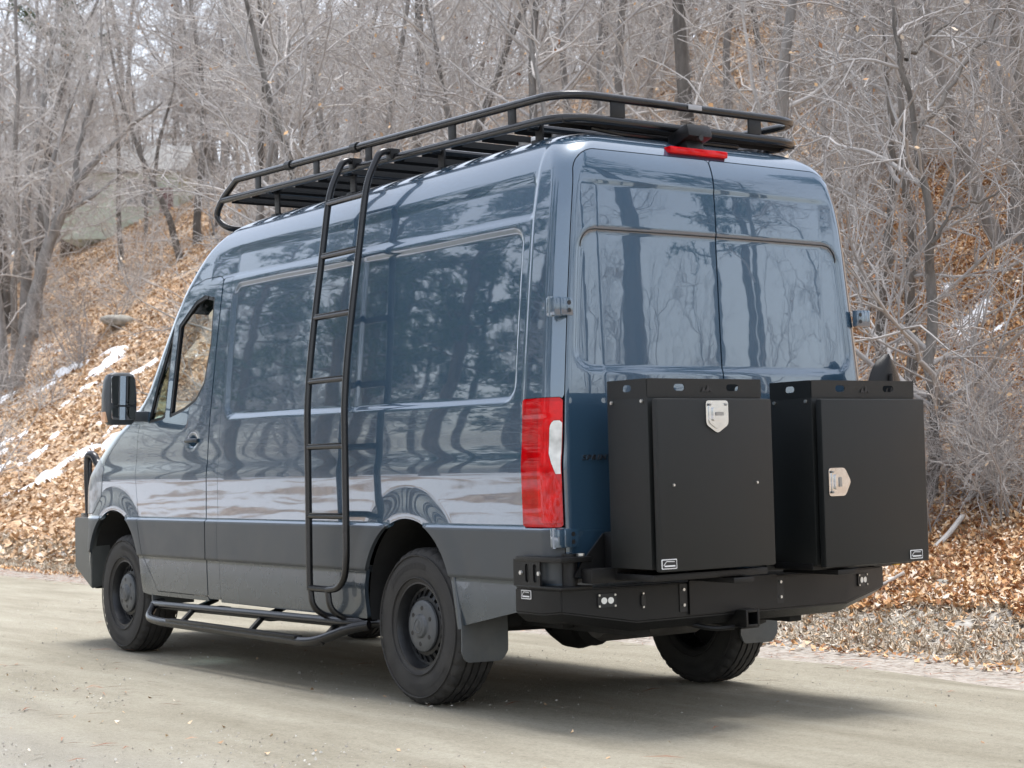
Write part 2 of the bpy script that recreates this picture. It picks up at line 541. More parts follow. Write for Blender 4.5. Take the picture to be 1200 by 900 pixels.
def ground_material():
    m, nt, N, L, B = new_mat("leaf_litter_ground")
    B.inputs["Roughness"].default_value = 1.0
    B.inputs["Specular IOR Level"].default_value = 0.1
    geo = nt.nodes.new("ShaderNodeNewGeometry")
    # fine brown/orange leaf speckle
    v1 = nd(nt, "ShaderNodeTexVoronoi", Scale=9.0); v1.feature = 'F1'
    L.new(geo.outputs["Position"], v1.inputs["Vector"])
    sp = nd(nt, "ShaderNodeSeparateColor")
    L.new(v1.outputs["Color"], sp.inputs[0])
    leaf = ramp(nt, [(0.0, (.22, .145, .095)), (.3, (.38, .25, .155)), (.55, (.48, .33, .21)), (.8, (.55, .40, .28)), (1.0, (.60, .50, .39))])
    L.new(sp.outputs[0], leaf.inputs["Fac"])
    big = nd(nt, "ShaderNodeTexNoise", Scale=.35, Detail=6.0, Roughness=.65)
    L.new(geo.outputs["Position"], big.inputs["Vector"])
    grey = ramp(nt, [(.45, (0, 0, 0)), (.62, (1, 1, 1))])
    L.new(big.outputs["Fac"], grey.inputs["Fac"])
    mx = nd(nt, "ShaderNodeMix", data_type='RGBA')
    mx.inputs["B"].default_value = (.36, .30, .24, 1)
    mlt = nd(nt, "ShaderNodeMath", operation='MULTIPLY'); mlt.inputs[1].default_value = .55
    L.new(grey.outputs[0], mlt.inputs[0])
    L.new(mlt.outputs[0], mx.inputs["Factor"])
    L.new(leaf.outputs[0], mx.inputs["A"])
    # pale grit and dead grass beside the road, by distance from the road edge
    sx = nd(nt, "ShaderNodeSeparateXYZ")
    L.new(geo.outputs["Position"], sx.inputs[0])
    n2 = nd(nt, "ShaderNodeTexNoise", Scale=2.2, Detail=5.0, Roughness=.7)
    L.new(geo.outputs["Position"], n2.inputs["Vector"])
    ad = nd(nt, "ShaderNodeMath", operation='MULTIPLY_ADD')
    ad.inputs[1].default_value = 1.6; ad.inputs[2].default_value = -.8
    L.new(n2.outputs["Fac"], ad.inputs[0])
    xx = nd(nt, "ShaderNodeMath", operation='ADD')
    L.new(sx.outputs["X"], xx.inputs[0]); L.new(ad.outputs[0], xx.inputs[1])
    zr = nd(nt, "ShaderNodeMapRange"); zr.interpolation_type = 'SMOOTHSTEP'
    zr.inputs["From Min"].default_value = 3.9; zr.inputs["From Max"].default_value = 4.6
    L.new(xx.outputs[0], zr.inputs["Value"])
    zl_ = nd(nt, "ShaderNodeMapRange"); zl_.interpolation_type = 'SMOOTHSTEP'
    zl_.inputs["From Min"].default_value = -7.2; zl_.inputs["From Max"].default_value = -8.4
    L.new(xx.outputs[0], zl_.inputs["Value"])
    lv = nd(nt, "ShaderNodeMath", operation='MAXIMUM')
    L.new(zr.outputs[0], lv.inputs[0]); L.new(zl_.outputs[0], lv.inputs[1])
    g3 = nd(nt, "ShaderNodeTexNoise", Scale=26.0, Detail=6.0, Roughness=.75)
    L.new(geo.outputs["Position"], g3.inputs["Vector"])
    grit = ramp(nt, [(.28, (.16, .135, .11)), (.45, (.31, .285, .25)), (.6, (.40, .38, .35)), (.8, (.50, .485, .46))])
    L.new(g3.outputs["Fac"], grit.inputs["Fac"])
    # reddish needle band hugging the road edge
    nb = nd(nt, "ShaderNodeMapRange"); nb.interpolation_type = 'SMOOTHSTEP'
    nb.inputs["From Min"].default_value = 2.95; nb.inputs["From Max"].default_value = 2.45
    L.new(xx.outputs[0], nb.inputs["Value"])
    pos = nd(nt, "ShaderNodeMath", operation='GREATER_THAN'); pos.inputs[1].default_value = 0.0
    L.new(sx.outputs["X"], pos.inputs[0])
    nbm = nd(nt, "ShaderNodeMath", operation='MULTIPLY')
    L.new(nb.outputs[0], nbm.inputs[0]); L.new(pos.outputs[0], nbm.inputs[1])
    nm_ = nd(nt, "ShaderNodeMath", operation='MULTIPLY'); nm_.inputs[1].default_value = .16
    L.new(nbm.outputs[0], nm_.inputs[0])
    mb = nd(nt, "ShaderNodeMix", data_type='RGBA'); mb.inputs["B"].default_value = (.26, .19, .145, 1)
    L.new(nm_.outputs[0], mb.inputs["Factor"]); L.new(grit.outputs[0], mb.inputs["A"])
    mz = nd(nt, "ShaderNodeMix", data_type='RGBA')
    L.new(lv.outputs[0], mz.inputs["Factor"]); L.new(mb.outputs["Result"], mz.inputs["A"]); L.new(mx.outputs["Result"], mz.inputs["B"])
    # snow added on unseen ground across the road, for bright streaks mirrored in paint
    sm = nd(nt, "ShaderNodeMapping"); sm.inputs["Scale"].default_value = (.45, .16, 1.0)
    L.new(geo.outputs["Position"], sm.inputs["Vector"])
    sn = nd(nt, "ShaderNodeTexNoise", Scale=1.6, Detail=7.0, Roughness=.62)
    L.new(sm.outputs[0], sn.inputs["Vector"])
    sr = ramp(nt, [(.46, (0, 0, 0)), (.50, (1, 1, 1))])
    L.new(sn.outputs["Fac"], sr.inputs["Fac"])
    lft = nd(nt, "ShaderNodeMath", operation='LESS_THAN'); lft.inputs[1].default_value = -6.5
    L.new(xx.outputs[0], lft.inputs[0])
    sk = nd(nt, "ShaderNodeMath", operation='MULTIPLY')
    L.new(sr.outputs[0], sk.inputs[0]); L.new(lft.outputs[0], sk.inputs[1])
    ms = nd(nt, "ShaderNodeMix", data_type='RGBA'); ms.inputs["B"].default_value = (.84, .86, .90, 1)
    L.new(sk.outputs[0], ms.inputs["Factor"]); L.new(mz.outputs["Result"], ms.inputs["A"])
    L.new(ms.outputs["Result"], B.inputs["Base Color"])
    bp = nd(nt, "ShaderNodeBump", Strength=.8, Distance=.05)
    L.new(v1.outputs["Distance"], bp.inputs["Height"])
    L.new(bp.outputs["Normal"], B.inputs["Normal"])
    return m


ground = obj("ground", fast_mesh("ground", np.stack([GX, GY, GZ], -1).reshape(-1, 3), gF, [ground_material()], None, True))
tag(ground, kind="structure")


def road_material():
    m, nt, N, L, B = new_mat("packed_sand_road")
    B.inputs["Roughness"].default_value = .92
    B.inputs["Specular IOR Level"].default_value = 0.2
    geo = nt.nodes.new("ShaderNodeNewGeometry")
    mp = nd(nt, "ShaderNodeMapping"); mp.inputs["Scale"].default_value = (1.0, .20, 1.0)
    L.new(geo.outputs["Position"], mp.inputs["Vector"])
    st = nd(nt, "ShaderNodeTexNoise", Scale=2.6, Detail=7.0, Roughness=.6)          # long drifts along the travel direction
    L.new(mp.outputs[0], st.inputs["Vector"])
    c1 = ramp(nt, [(.28, (.235, .215, .165)), (.45, (.295, .272, .215)), (.58, (.335, .312, .25)), (.75, (.395, .372, .31))])
    L.new(st.outputs["Fac"], c1.inputs["Fac"])
    fg = nd(nt, "ShaderNodeTexNoise", Scale=70.0, Detail=10.0, Roughness=.9)
    L.new(geo.outputs["Position"], fg.inputs["Vector"])
    c2 = ramp(nt, [(.30, (.45, .44, .42)), (.48, (1, 1, 1)), (.70, (1.45, 1.45, 1.45))])
    L.new(fg.outputs["Fac"], c2.inputs["Fac"])
    mu = nd(nt, "ShaderNodeMix", data_type='RGBA', blend_type='MULTIPLY'); mu.inputs["Factor"].default_value = .8
    L.new(c1.outputs[0], mu.inputs["A"]); L.new(c2.outputs[0], mu.inputs["B"])
    mg = nd(nt, "ShaderNodeTexNoise", Scale=24.0, Detail=9.0, Roughness=.82)
    L.new(geo.outputs["Position"], mg.inputs["Vector"])
    c3 = ramp(nt, [(.30, (.60, .59, .57)), (.46, (.98, .98, .98)), (.62, (1.08, 1.08, 1.08)), (.75, (1.4, 1.4, 1.4))])
    L.new(mg.outputs["Fac"], c3.inputs["Fac"])
    mu2 = nd(nt, "ShaderNodeMix", data_type='RGBA', blend_type='MULTIPLY'); mu2.inputs["Factor"].default_value = .75
    L.new(mu.outputs["Result"], mu2.inputs["A"]); L.new(c3.outputs[0], mu2.inputs["B"])
    mu = mu2
    # dark pebbles
    vo = nd(nt, "ShaderNodeTexVoronoi", Scale=22.0)
    L.new(geo.outputs["Position"], vo.inputs["Vector"])
    pv = nd(nt, "ShaderNodeMath", operation='LESS_THAN'); pv.inputs[1].default_value = .075
    L.new(vo.outputs["Distance"], pv.inputs[0])
    mk = nd(nt, "ShaderNodeMath", operation='MULTIPLY'); mk.inputs[1].default_value = .35
    L.new(pv.outputs[0], mk.inputs[0])
    mx = nd(nt, "ShaderNodeMix", data_type='RGBA'); mx.inputs["B"].default_value = (.16, .12, .085, 1)
    L.new(mk.outputs[0], mx.inputs["Factor"]); L.new(mu.outputs["Result"], mx.inputs["A"])
    # paler loose grit towards the left shoulder
    sx = nd(nt, "ShaderNodeSeparateXYZ"); L.new(geo.outputs["Position"], sx.inputs[0])
    n2 = nd(nt, "ShaderNodeTexNoise", Scale=.9, Detail=5.0, Roughness=.65); L.new(geo.outputs["Position"], n2.inputs["Vector"])
    ad = nd(nt, "ShaderNodeMath", operation='MULTIPLY_ADD'); ad.inputs[1].default_value = 1.6
    L.new(n2.outputs["Fac"], ad.inputs[0]); L.new(sx.outputs["X"], ad.inputs[2])
    mr = nd(nt, "ShaderNodeMapRange"); mr.interpolation_type = 'SMOOTHSTEP'
    mr.inputs["From Min"].default_value = -1.4; mr.inputs["From Max"].default_value = -3.2
    L.new(ad.outputs[0], mr.inputs["Value"])
    sh_ = ramp(nt, [(.3, (.24, .225, .195)), (.5, (.36, .343, .305)), (.7, (.47, .455, .42))])
    L.new(fg.outputs["Fac"], sh_.inputs["Fac"])
    m2 = nd(nt, "ShaderNodeMix", data_type='RGBA')
    L.new(mr.outputs[0], m2.inputs["Factor"]); L.new(mx.outputs["Result"], m2.inputs["A"]); L.new(sh_.outputs[0], m2.inputs["B"])
    L.new(m2.outputs["Result"], B.inputs["Base Color"])
    bp = nd(nt, "ShaderNodeBump", Strength=.7, Distance=.02)
    hsum = nd(nt, "ShaderNodeMath", operation='ADD')
    L.new(fg.outputs["Fac"], hsum.inputs[0]); L.new(mg.outputs["Fac"], hsum.inputs[1])
    L.new(hsum.outputs[0], bp.inputs["Height"])
    L.new(bp.outputs["Normal"], B.inputs["Normal"])
    return m


ry = grid_axis([(-300, -40, 12), (-40, -8, 1), (-8, 20, .16), (20, 60, .8), (60, 400, 8)])
tt = np.linspace(0, 1, 46)
RE, LE = road_edge(ry), left_edge(ry)
RXg = LE[:, None] + (RE - LE)[:, None] * tt[None, :]
RYg = np.repeat(ry[:, None], len(tt), 1)
edge = np.minimum(tt, 1 - tt)[None, :]
RZg = .004 + .012 * np.clip(edge / .06, 0, 1) + (fbm(RXg * 2.0, RYg * .35, 21, 3) - .5) * .02 * np.clip(edge / .1, 0, 1) - .030 * (edge <= 0)
# shallow wheel tracks are under the tyres: keep the contact height steady
flat = np.exp(-((RXg + .87) / .35) ** 2) + np.exp(-((RXg - .9) / .35) ** 2)
RZg = np.where(edge > .03, RZg * (1 - np.clip(flat, 0, 1)) + .0 * flat, RZg)
ri = np.arange(RXg.size).reshape(RXg.shape)
rF = np.stack([ri[:-1, :-1], ri[:-1, 1:], ri[1:, 1:], ri[1:, :-1]], -1).reshape(-1, 4)
road = obj("road", fast_mesh("road", np.stack([RXg, RYg, RZg], -1).reshape(-1, 3), rF, [road_material()], None, True))
tag(road, kind="structure")


# ------------------------------------------------------------------ where a pixel's sight line meets the ground (used to find real places)
def sight(px, py):
    d = _f + _r2 * ((px - 600) / FPX) - _u2 * ((py - 450) / FPX)
    return np.array(d), np.array(CAM)


def ground_hit(px, py, far=140):
    d, c = sight(px, py)
    t = np.arange(8, far, .05)
    P = c[None] + d[None] * t[:, None]
    under = P[:, 2] < height(P[:, 0], P[:, 1])
    k = int(np.argmax(under)) if under.any() else len(t) - 1
    return P[k]


def at_depth(px, py, base):
    """point on the sight line in the upright plane through base that faces the road-side viewer"""
    d, c = sight(px, py)
    n = np.array([_f.x, _f.y, 0.0])
    t = ((np.array(base) - c) @ n) / (d @ n)
    return c + d * t


# ------------------------------------------------------------------ fallen leaves, needles, dead grass, snow
rngL = np.random.default_rng(11)


def leaf_material(name, stops):
    m, nt, N, L, B = new_mat(name)
    B.inputs["Roughness"].default_value = .8
    B.inputs["Specular IOR Level"].default_value = .25
    g = nt.nodes.new("ShaderNodeNewGeometry")
    rp = ramp(nt, stops)
    L.new(g.outputs["Random Per Island"], rp.inputs["Fac"])
    L.new(rp.outputs[0], B.inputs["Base Color"])
    return m


LEAFM = leaf_material("dry_oak_leaf", [(0, (.24, .15, .09)), (.2, (.40, .26, .155)), (.45, (.52, .355, .215)), (.65, (.58, .42, .275)), (.85, (.62, .50, .37)), (1, (.69, .62, .53))])
LEAFR = leaf_material("russet_leaf", [(0, (.16, .075, .04)), (.2, (.35, .17, .08)), (.42, (.54, .305, .14)), (.62, (.60, .41, .235)), (.85, (.64, .50, .36)), (1, (.72, .65, .56))])
NEEDLE = leaf_material("pine_needle", [(0, (.15, .06, .035)), (.5, (.30, .13, .075)), (1, (.42, .26, .17))])
STRAW = leaf_material("dead_grass", [(0, (.14, .10, .07)), (.3, (.29, .235, .17)), (.65, (.42, .36, .28)), (1, (.58, .535, .46))])


def scatter_leaves(name, X, Y, size, mat, tilt=.5, lift=.012, aspect=.6):
    n = len(X)
    gz = height(X, Y)
    Z = gz + lift * rngL.random(n) + .006
    a = rngL.random(n) * 2 * math.pi
    s = size * (.6 + .8 * rngL.random(n))
    tx, ty = rngL.normal(0, tilt, n), rngL.normal(0, tilt, n)
    ux = np.stack([np.cos(a), np.sin(a), tx], 1); ux /= np.linalg.norm(ux, axis=1)[:, None]
    vx = np.stack([-np.sin(a), np.cos(a), ty], 1); vx /= np.linalg.norm(vx, axis=1)[:, None]
    C = np.stack([X, Y, Z], 1)
    curl = np.zeros((n, 3)); curl[:, 2] = s * rngL.normal(.12, .15, n)
    A = C - ux * (s / 2)[:, None] + curl
    Bp = C + vx * (s * aspect / 2)[:, None]
    Cc = C + ux * (s / 2)[:, None] + curl
    Dd = C - vx * (s * aspect / 2)[:, None]
    V = np.stack([A, Bp, Cc, Dd], 1).reshape(-1, 3)
    i = np.arange(n) * 4
    F = np.concatenate([np.stack([i, i + 3, i + 1], 1), np.stack([i + 1, i + 3, i + 2], 1)])
    V[:, 2] = np.maximum(V[:, 2], np.repeat(gz, 4) + .002)
    return obj(name, fast_mesh(name, V, F, [mat]))


def in_view(X, Y, mar=60):
    dx, dy = X - CAM[0], Y - CAM[1]
    de = dx * _f.x + dy * _f.y
    la = dx * _r2.x + dy * _r2.y
    px = 600 + FPX * la / np.maximum(de, .1)
    return (de > 3) & (px > -mar) & (px < 1200 + mar)


def snow_field(x, y):
    """> 0 where old snow lies"""
    w = np.zeros_like(x)
    for (cx, cy, rx, ry_, k) in SNOWS:
        d = np.hypot((x - cx) / rx, (y - cy) / ry_)
        w = np.maximum(w, k * np.clip(1.3 - d, 0, 1))
    n = fbm(x * 1.1, y * 1.1, 31, 5)
    return w * 1.0 + (n - .5) * 5.2 - 1.40 + np.where(w > 0, 0, -9)


SNOWS = []
for (px, py, rx, ry_, k) in ((30, 520, 2.2, 5.0, .95), (90, 552, 1.6, 4.0, .8), (100, 440, 2.0, 6.0, .8), (40, 440, 1.8, 5.0, .7), (170, 415, 1.5, 4.5, .7), (128, 512, .8, 2.2, .7), (1175, 360, 1.3, 1.8, .9), (1190, 372, 1.3, 1.6, .85), (15, 470, 1.6, 4, .8), (60, 535, 1.5, 4, .8)):
    p_ = ground_hit(px, py)
    SNOWS.append((p_[0], p_[1], rx, ry_, k))
sx_ = np.arange(2.0, 40, .11); sy_ = np.arange(-2, 75, .22)
SX, SY = np.meshgrid(sx_, sy_, indexing='ij')
SF = snow_field(SX, SY)
SZ = height(SX, SY) - .05 + .11 * smoothstep(-.10, .35, SF) + .012 * fbm(SX * 3, SY * 3, 40)
keep = (SF[:-1, :-1] > -.12) | (SF[1:, :-1] > -.12) | (SF[1:, 1:] > -.12) | (SF[:-1, 1:] > -.12)
si = np.arange(SX.size).reshape(SX.shape)
sF = np.stack([si[:-1, :-1], si[1:, :-1], si[1:, 1:], si[:-1, 1:]], -1)[keep].reshape(-1, 4)
us = np.unique(sF); rm = np.zeros(SX.size, int); rm[us] = np.arange(len(us))
snow = obj("snow", fast_mesh("snow", np.stack([SX, SY, SZ], -1).reshape(-1, 3)[us], rm[sF], [simple("old_snow", (.78, .80, .83), .7, var=.08, vscale=6, bump=.3, bscale=40)], None, True))
tag(snow, "thin patches of old snow lying among the leaves", "snow", kind="stuff")


def pick(n, x0, x1, y0, y1, cond):
    X = x0 + (x1 - x0) * rngL.random(n); Y = y0 + (y1 - y0) * rngL.random(n)
    k = cond(X, Y)
    return X[k], Y[k]


bank = lambda X, Y: X - road_edge(Y)
# near bank to the right of the van: leaves big enough to see one by one
X, Y = pick(620000, 2.5, 16, -4, 16, lambda X, Y: in_view(X, Y) & (bank(X, Y) + (fbm(X * 1.3, Y * 1.3, 17) - .5) * 1.2 > 1.7))
tag(scatter_leaves("fallen_leaves", X, Y, .052, LEAFR, .65, .05), "curled orange and brown fallen leaves on the near bank", "leaves", kind="stuff")
X, Y = pick(230000, 3.2, 34, 12, 85, lambda X, Y: in_view(X, Y, 30) & (snow_field(X, Y) < .05 + .25 * rngL.random(len(X))))
tag(scatter_leaves("hillside_leaves", X, Y, .135, LEAFM, .5, .05), "dry brown leaf litter covering the far hillside", "leaves", kind="stuff")
# dead grass and pale litter on the verge
X, Y = pick(190000, 1.9, 5.6, -4, 30, lambda X, Y: in_view(X, Y) & (bank(X, Y) > .35 + .3 * fbm(X * 2, Y * 2, 8)) & (bank(X, Y) < 1.5 + 1.0 * fbm(X * 1.2, Y * 1.2, 45)) & (fbm(X * 2.5, Y * 2.5, 44) > .30))
tag(scatter_leaves("dead_grass", X, Y, .075, STRAW, .75, .025, .16), "bleached dead grass and litter along the road verge", "grass", kind="stuff")
X, Y = pick(40000, 1.9, 5.4, -4, 30, lambda X, Y: in_view(X, Y) & (bank(X, Y) > .3) & (bank(X, Y) < 2.3))
tag(scatter_leaves("verge_leaves", X, Y, .05, LEAFR, .5, .02), "scattered brown leaves on the pale road verge", "leaves", kind="stuff")


def scatter_needles(name, X, Y, ln, mat, Zoff):
    n = len(X)
    a = rngL.normal(math.pi / 2, .9, n)
    l = ln * (.4 + rngL.random(n))
    w = .0022 + .002 * rngL.random(n)
    Z = Zoff(X, Y)
    d = np.stack([np.cos(a), np.sin(a), np.zeros(n)], 1); q = np.stack([-np.sin(a), np.cos(a), np.zeros(n)], 1)
    C = np.stack([X, Y, Z], 1)
    V = np.stack([C - d * l[:, None] - q * w[:, None], C + d * l[:, None] * .2 + q * w[:, None] + q * (l * .06)[:, None] + np.array([0, 0, .006]), C + d * l[:, None], C + d * l[:, None] * .2 - q * w[:, None] + q * (l * .06)[:, None] + np.array([0, 0, .004])], 1).reshape(-1, 3)
    i = np.arange(n) * 4
    F = np.concatenate([np.stack([i, i + 3, i + 1], 1), np.stack([i + 1, i + 3, i + 2], 1)])
    return obj(name, fast_mesh(name, V, F, [mat]))


X, Y = pick(15000, 1.2, 3.6, -5, 34, lambda X, Y: in_view(X, Y) & (np.abs(bank(X, Y) - .22 + (fbm(Y * 1.2, X, 51) - .5) * .5) < .55 * rngL.random(len(X)) ** .8 + .05))
tag(scatter_needles("pine_needles", X, Y, .07, NEEDLE, lambda X, Y: height(X, Y) + .010 + .012 * rngL.random(len(X))), "reddish drift of pine needles along the far road edge", "needles", kind="stuff")
X, Y = pick(5200, -4.2, 2.4, -4.5, 9, lambda X, Y: in_view(X, Y) & (rngL.random(len(X)) < np.where((X < -1.9), .55, .05)) & (fbm(X * 1.6, Y * 1.6, 61) > .5))
tag(scatter_needles("road_needles", X, Y, .075, NEEDLE, lambda X, Y: X * 0 + .026), "loose pine needles strewn over the near side of the road", "needles", kind="stuff")
X, Y = pick(1500, -4.2, 2.2, -4.5, 9, lambda X, Y: in_view(X, Y) & (rngL.random(len(X)) < np.where(X < -1.9, .6, .10)))
tag(scatter_leaves("road_crumbs", X, Y, .022, LEAFM, .4, .0, .8), "dark crumbs of bark and leaf on the road", "debris", kind="stuff")
PEB = leaf_material("road_pebble", [(0, (.20, .175, .15)), (.4, (.31, .285, .25)), (.8, (.42, .40, .36)), (1, (.55, .53, .50))])
X, Y = pick(60000, -4.6, 2.4, -4.8, 9, lambda X, Y: in_view(X, Y) & (rngL.random(len(X)) < np.where(X < -2.0, .6, .10)) & (fbm(X * 1.1, Y * .5, 71) > .42))
n_ = len(X); s_ = .0025 + .006 * rngL.random(n_) ** 4
C_ = np.stack([X, Y, X * 0 + .019], 1)
q_ = rngL.normal(0, .25, (n_, 4, 3))
T_ = np.array([(1, 0, 0), (-.5, .87, 0), (-.5, -.87, 0), (0, 0, .9)])
V_ = (C_[:, None] + (T_[None] + q_) * s_[:, None, None]).reshape(-1, 3)
i_ = np.arange(n_) * 4
F_ = np.concatenate([np.stack([i_, i_ + 1, i_ + 3], 1), np.stack([i_ + 1, i_ + 2, i_ + 3], 1), np.stack([i_ + 2, i_, i_ + 3], 1)])
tag(obj("road_grit", fast_mesh("road_grit", V_, F_, [PEB])), "loose grit and small pebbles on the road surface", "gravel", kind="stuff")
for v in bpy.data.objects["road_crumbs"].data.vertices:
    v.co.z += .014
# ------------------------------------------------------------------ van body surface
# stations of the nested horizontal outlines: half width, height, rear y, corner radius, end of straight side, depth of nose arc
CTRL = np.array([
    (0.965, 0.36, -1.18, .09, 4.02, .60), (0.990, 0.42, -1.19, .09, 4.05, .60), (0.997, 0.60, -1.195, .09, 4.08, .60),
    (0.998, 0.90, -1.20, .085, 4.06, .60), (1.001, 1.10, -1.20, .085, 4.04, .60), (1.003, 1.195, -1.20, .085, 4.00, .58),
    (0.994, 1.265, -1.199, .085, 3.92, .56), (0.992, 1.36, -1.198, .08, 3.78, .54), (0.987, 1.46, -1.197, .08, 3.60, .55),
    (0.979, 1.56, -1.195, .08, 3.36, .44), (0.966, 1.70, -1.19, .08, 3.18, .32), (0.942, 1.95, -1.182, .08, 3.01, .30),
    (0.916, 2.20, -1.175, .08, 2.83, .30), (0.898, 2.35, -1.17, .08, 2.70, .30), (0.876, 2.47, -1.163, .085, 2.57, .30),
    (0.858, 2.56, -1.155, .10, 2.45, .31), (0.826, 2.63, -1.135, .12, 2.33, .33), (0.782, 2.685, -1.09, .14, 2.18, .36),
    (0.705, 2.725, -1.01, .18, 2.0, .40), (0.58, 2.755, -.90, .22, 1.75, .40), (0.38, 2.776, -.68, .22, 1.35, .35),
    (0.14, 2.786, -.38, .10, .85, .20), (0.0, 2.788, -.20, .0, .60, .10)])
_d = np.r_[0, np.cumsum(np.hypot(np.diff(CTRL[:, 0]), np.diff(CTRL[:, 1])))]
SMAX = _d[-1]
_ss = np.linspace(-0.3, SMAX + 0.3, 4000)


def _tab(c):
    y = np.interp(_ss, _d, CTRL[:, c])
    lo, hi = _ss < 0, _ss > SMAX
    sl = (CTRL[1, c] - CTRL[0, c]) / (_d[1] - _d[0])
    y[lo] = CTRL[0, c] + sl * _ss[lo]
    sh = (CTRL[-1, c] - CTRL[-2, c]) / (_d[-1] - _d[-2])
    y[hi] = CTRL[-1, c] + sh * (_ss[hi] - SMAX)
    step = _ss[1] - _ss[0]
    sig = 0.022 / step
    k = np.arange(-int(4 * sig), int(4 * sig) + 1)
    g = np.exp(-k * k / (2 * sig * sig)); g /= g.sum()
    return np.convolve(np.pad(y, len(k) // 2, mode='edge'), g, mode='valid')


TAB = [_tab(c) for c in range(6)]
ctl = lambda s, c: np.interp(s, _ss, TAB[c])
s_of_z = lambda z: np.interp(z, TAB[1][(_ss >= 0) & (_ss <= SMAX)], _ss[(_ss >= 0) & (_ss <= SMAX)])


def sdpoly(px, py, poly, r=0.0):
    """signed distance to polygon, negative inside; r rounds the corners outwards of a shrunken outline"""
    P = np.array(poly, float)
    n = len(P)
    d = np.full(np.shape(px), 1e9)
    ins = np.zeros(np.shape(px), bool)
    for i in range(n):
        a, b = P[i], P[(i + 1) % n]
        e = b - a
        wx, wy = px - a[0], py - a[1]
        t = np.clip((wx * e[0] + wy * e[1]) / (e @ e), 0, 1)
        d = np.minimum(d, np.hypot(wx - e[0] * t, wy - e[1] * t))
        c = (a[1] <= py) != (b[1] <= py)
        with np.errstate(divide='ignore', invalid='ignore'):
            xi = a[0] + (py - a[1]) / (b[1] - a[1] + 1e-15) * e[0]
        ins ^= c & (px < xi)
    return np.where(ins, -d, d) - r


def sdrect(px, py, x0, y0, x1, y1, r):
    qx = np.abs(px - (x0 + x1) / 2) - (x1 - x0) / 2 + r
    qy = np.abs(py - (y0 + y1) / 2) - (y1 - y0) / 2 + r
    return np.hypot(np.maximum(qx, 0), np.maximum(qy, 0)) + np.minimum(np.maximum(qx, qy), 0) - r


REAR_ARCH = (0.035, 0.525, 0.418)
FRONT_ARCH = (3.735, 0.53, 0.432)


def d_arch(y, z, a):
    c = np.hypot(y - a[0], z - a[1]) - a[2]
    b = np.maximum(np.abs(y - a[0]) - a[2] + 0.02 * np.clip((a[1] - z) / .1, 0, 1) * 0, z - a[1])
    return np.minimum(c, b)


def surf(u, v):
    """u: 0..1 rear, 1..2 corner, 2..3 side, 3..4 nose arc; v: profile arc length. returns xyz + unrolled coordinate h"""
    hw, z, yR, r, yA, a = [ctl(v, c) for c in range(6)]
    hw = np.maximum(hw, 0.0); r = np.clip(r, 0, hw * 0.9)
    x = np.zeros_like(u); y = np.zeros_like(u); h = np.zeros_like(u)
    A = u <= 1
    x = np.where(A, -(hw - r) * u, x); y = np.where(A, yR, y)
    h = np.where(A, -math.pi / 2 * r - (hw - r) * (1 - u), h)
    B = (u > 1) & (u <= 2)
    an = (u - 1) * math.pi / 2
    x = np.where(B, -(hw - r + r * np.sin(an)), x); y = np.where(B, yR + r - r * np.cos(an), y)
    h = np.where(B, -(math.pi / 2 - an) * r, h)
    Cc = (u > 2) & (u <= 3)
    yc = yR + r
    x = np.where(Cc, -hw, x); y = np.where(Cc, yc + (yA - yc) * (u - 2), y)
    h = np.where(Cc, y - yc, h)
    D = u > 3
    ph = np.clip((u - 3), 0, 1) * math.pi / 2
    q = 2 / 2.5
    x = np.where(D, -hw * np.maximum(np.cos(ph), 0) ** q, x); y = np.where(D, yA + a * np.sin(ph) ** q, y)
    h = np.where(D, y - yc, h)
    # rear bow
    rear = u <= 2
    y = np.where(rear, y - 0.022 * np.clip(1 - (x / np.maximum(hw, 1e-6)) ** 2, 0, 1) * np.clip((2.72 - z) / .2, 0, 1), y)
    # ---- pressed shapes on the side
    side = (u > 1.5)
    inw = np.zeros_like(u)
    ztop = 2.285 + 0.012 * y
    dm = sdrect(y, z - (ztop - 2.285), -0.885, 1.500, 2.075, 2.285, 0.075)
    rec = smoothstep(0.007, -0.007, dm)
    pil = smoothstep(0.085, 0.055, np.abs(y - 0.615))
    inw = inw + rec * (0.016 - 0.009 * pil)
    db = sdrect(y, z - 0.014 * y, -0.955, 2.335, 2.42, 2.505, 0.03)
    inw = inw + 0.009 * smoothstep(0.009, -0.009, db) * np.clip((2.42 - y) / .35, 0, 1)
    inw = inw - 0.004 * smoothstep(-0.955, -0.975, y) * (z > 1.4)
    clad = smoothstep(0.668, 0.676, z) * smoothstep(0.912, 0.904, z) * np.clip((4.35 - y) / .2, 0, 1)
    inw = inw - 0.012 * clad
    for ar in (REAR_ARCH, FRONT_ARCH):
        d = d_arch(y, z, ar)
        inw = inw - 0.008 * smoothstep(0.16, 0.015, d) * np.clip((z - .45) / .1, 0, 1)
    hd = np.hypot((y - 2.52) / 0.082, (z - 1.393) / 0.052)
    inw = inw + 0.018 * smoothstep(1.0, 0.2, hd)
    # quarter-window kick-down on the driver's door (pressed swoosh below the glass)
    x = np.where(side, x + inw * np.clip((u - 1.5) * 2, 0, 1) * np.where(D, np.cos(ph), 1), x)
    # ---- pressed shapes on the rear
    rr_ = sdrect(x, z, -0.868 + 0.06 * np.clip((z - 1.6) / .65, 0, 1), 1.615, 0.9, 2.252, 0.10)
    dy = 0.007 * smoothstep(0.008, -0.008, rr_)
    cr = 0.004 * smoothstep(2.475, 2.462, z) * np.clip((0.80 + x) / .1, 0, 1)
    y = np.where(rear, y + (dy + cr) * np.clip((1.6 - u) * 3, 0, 1), y)
    return x, y, z, h


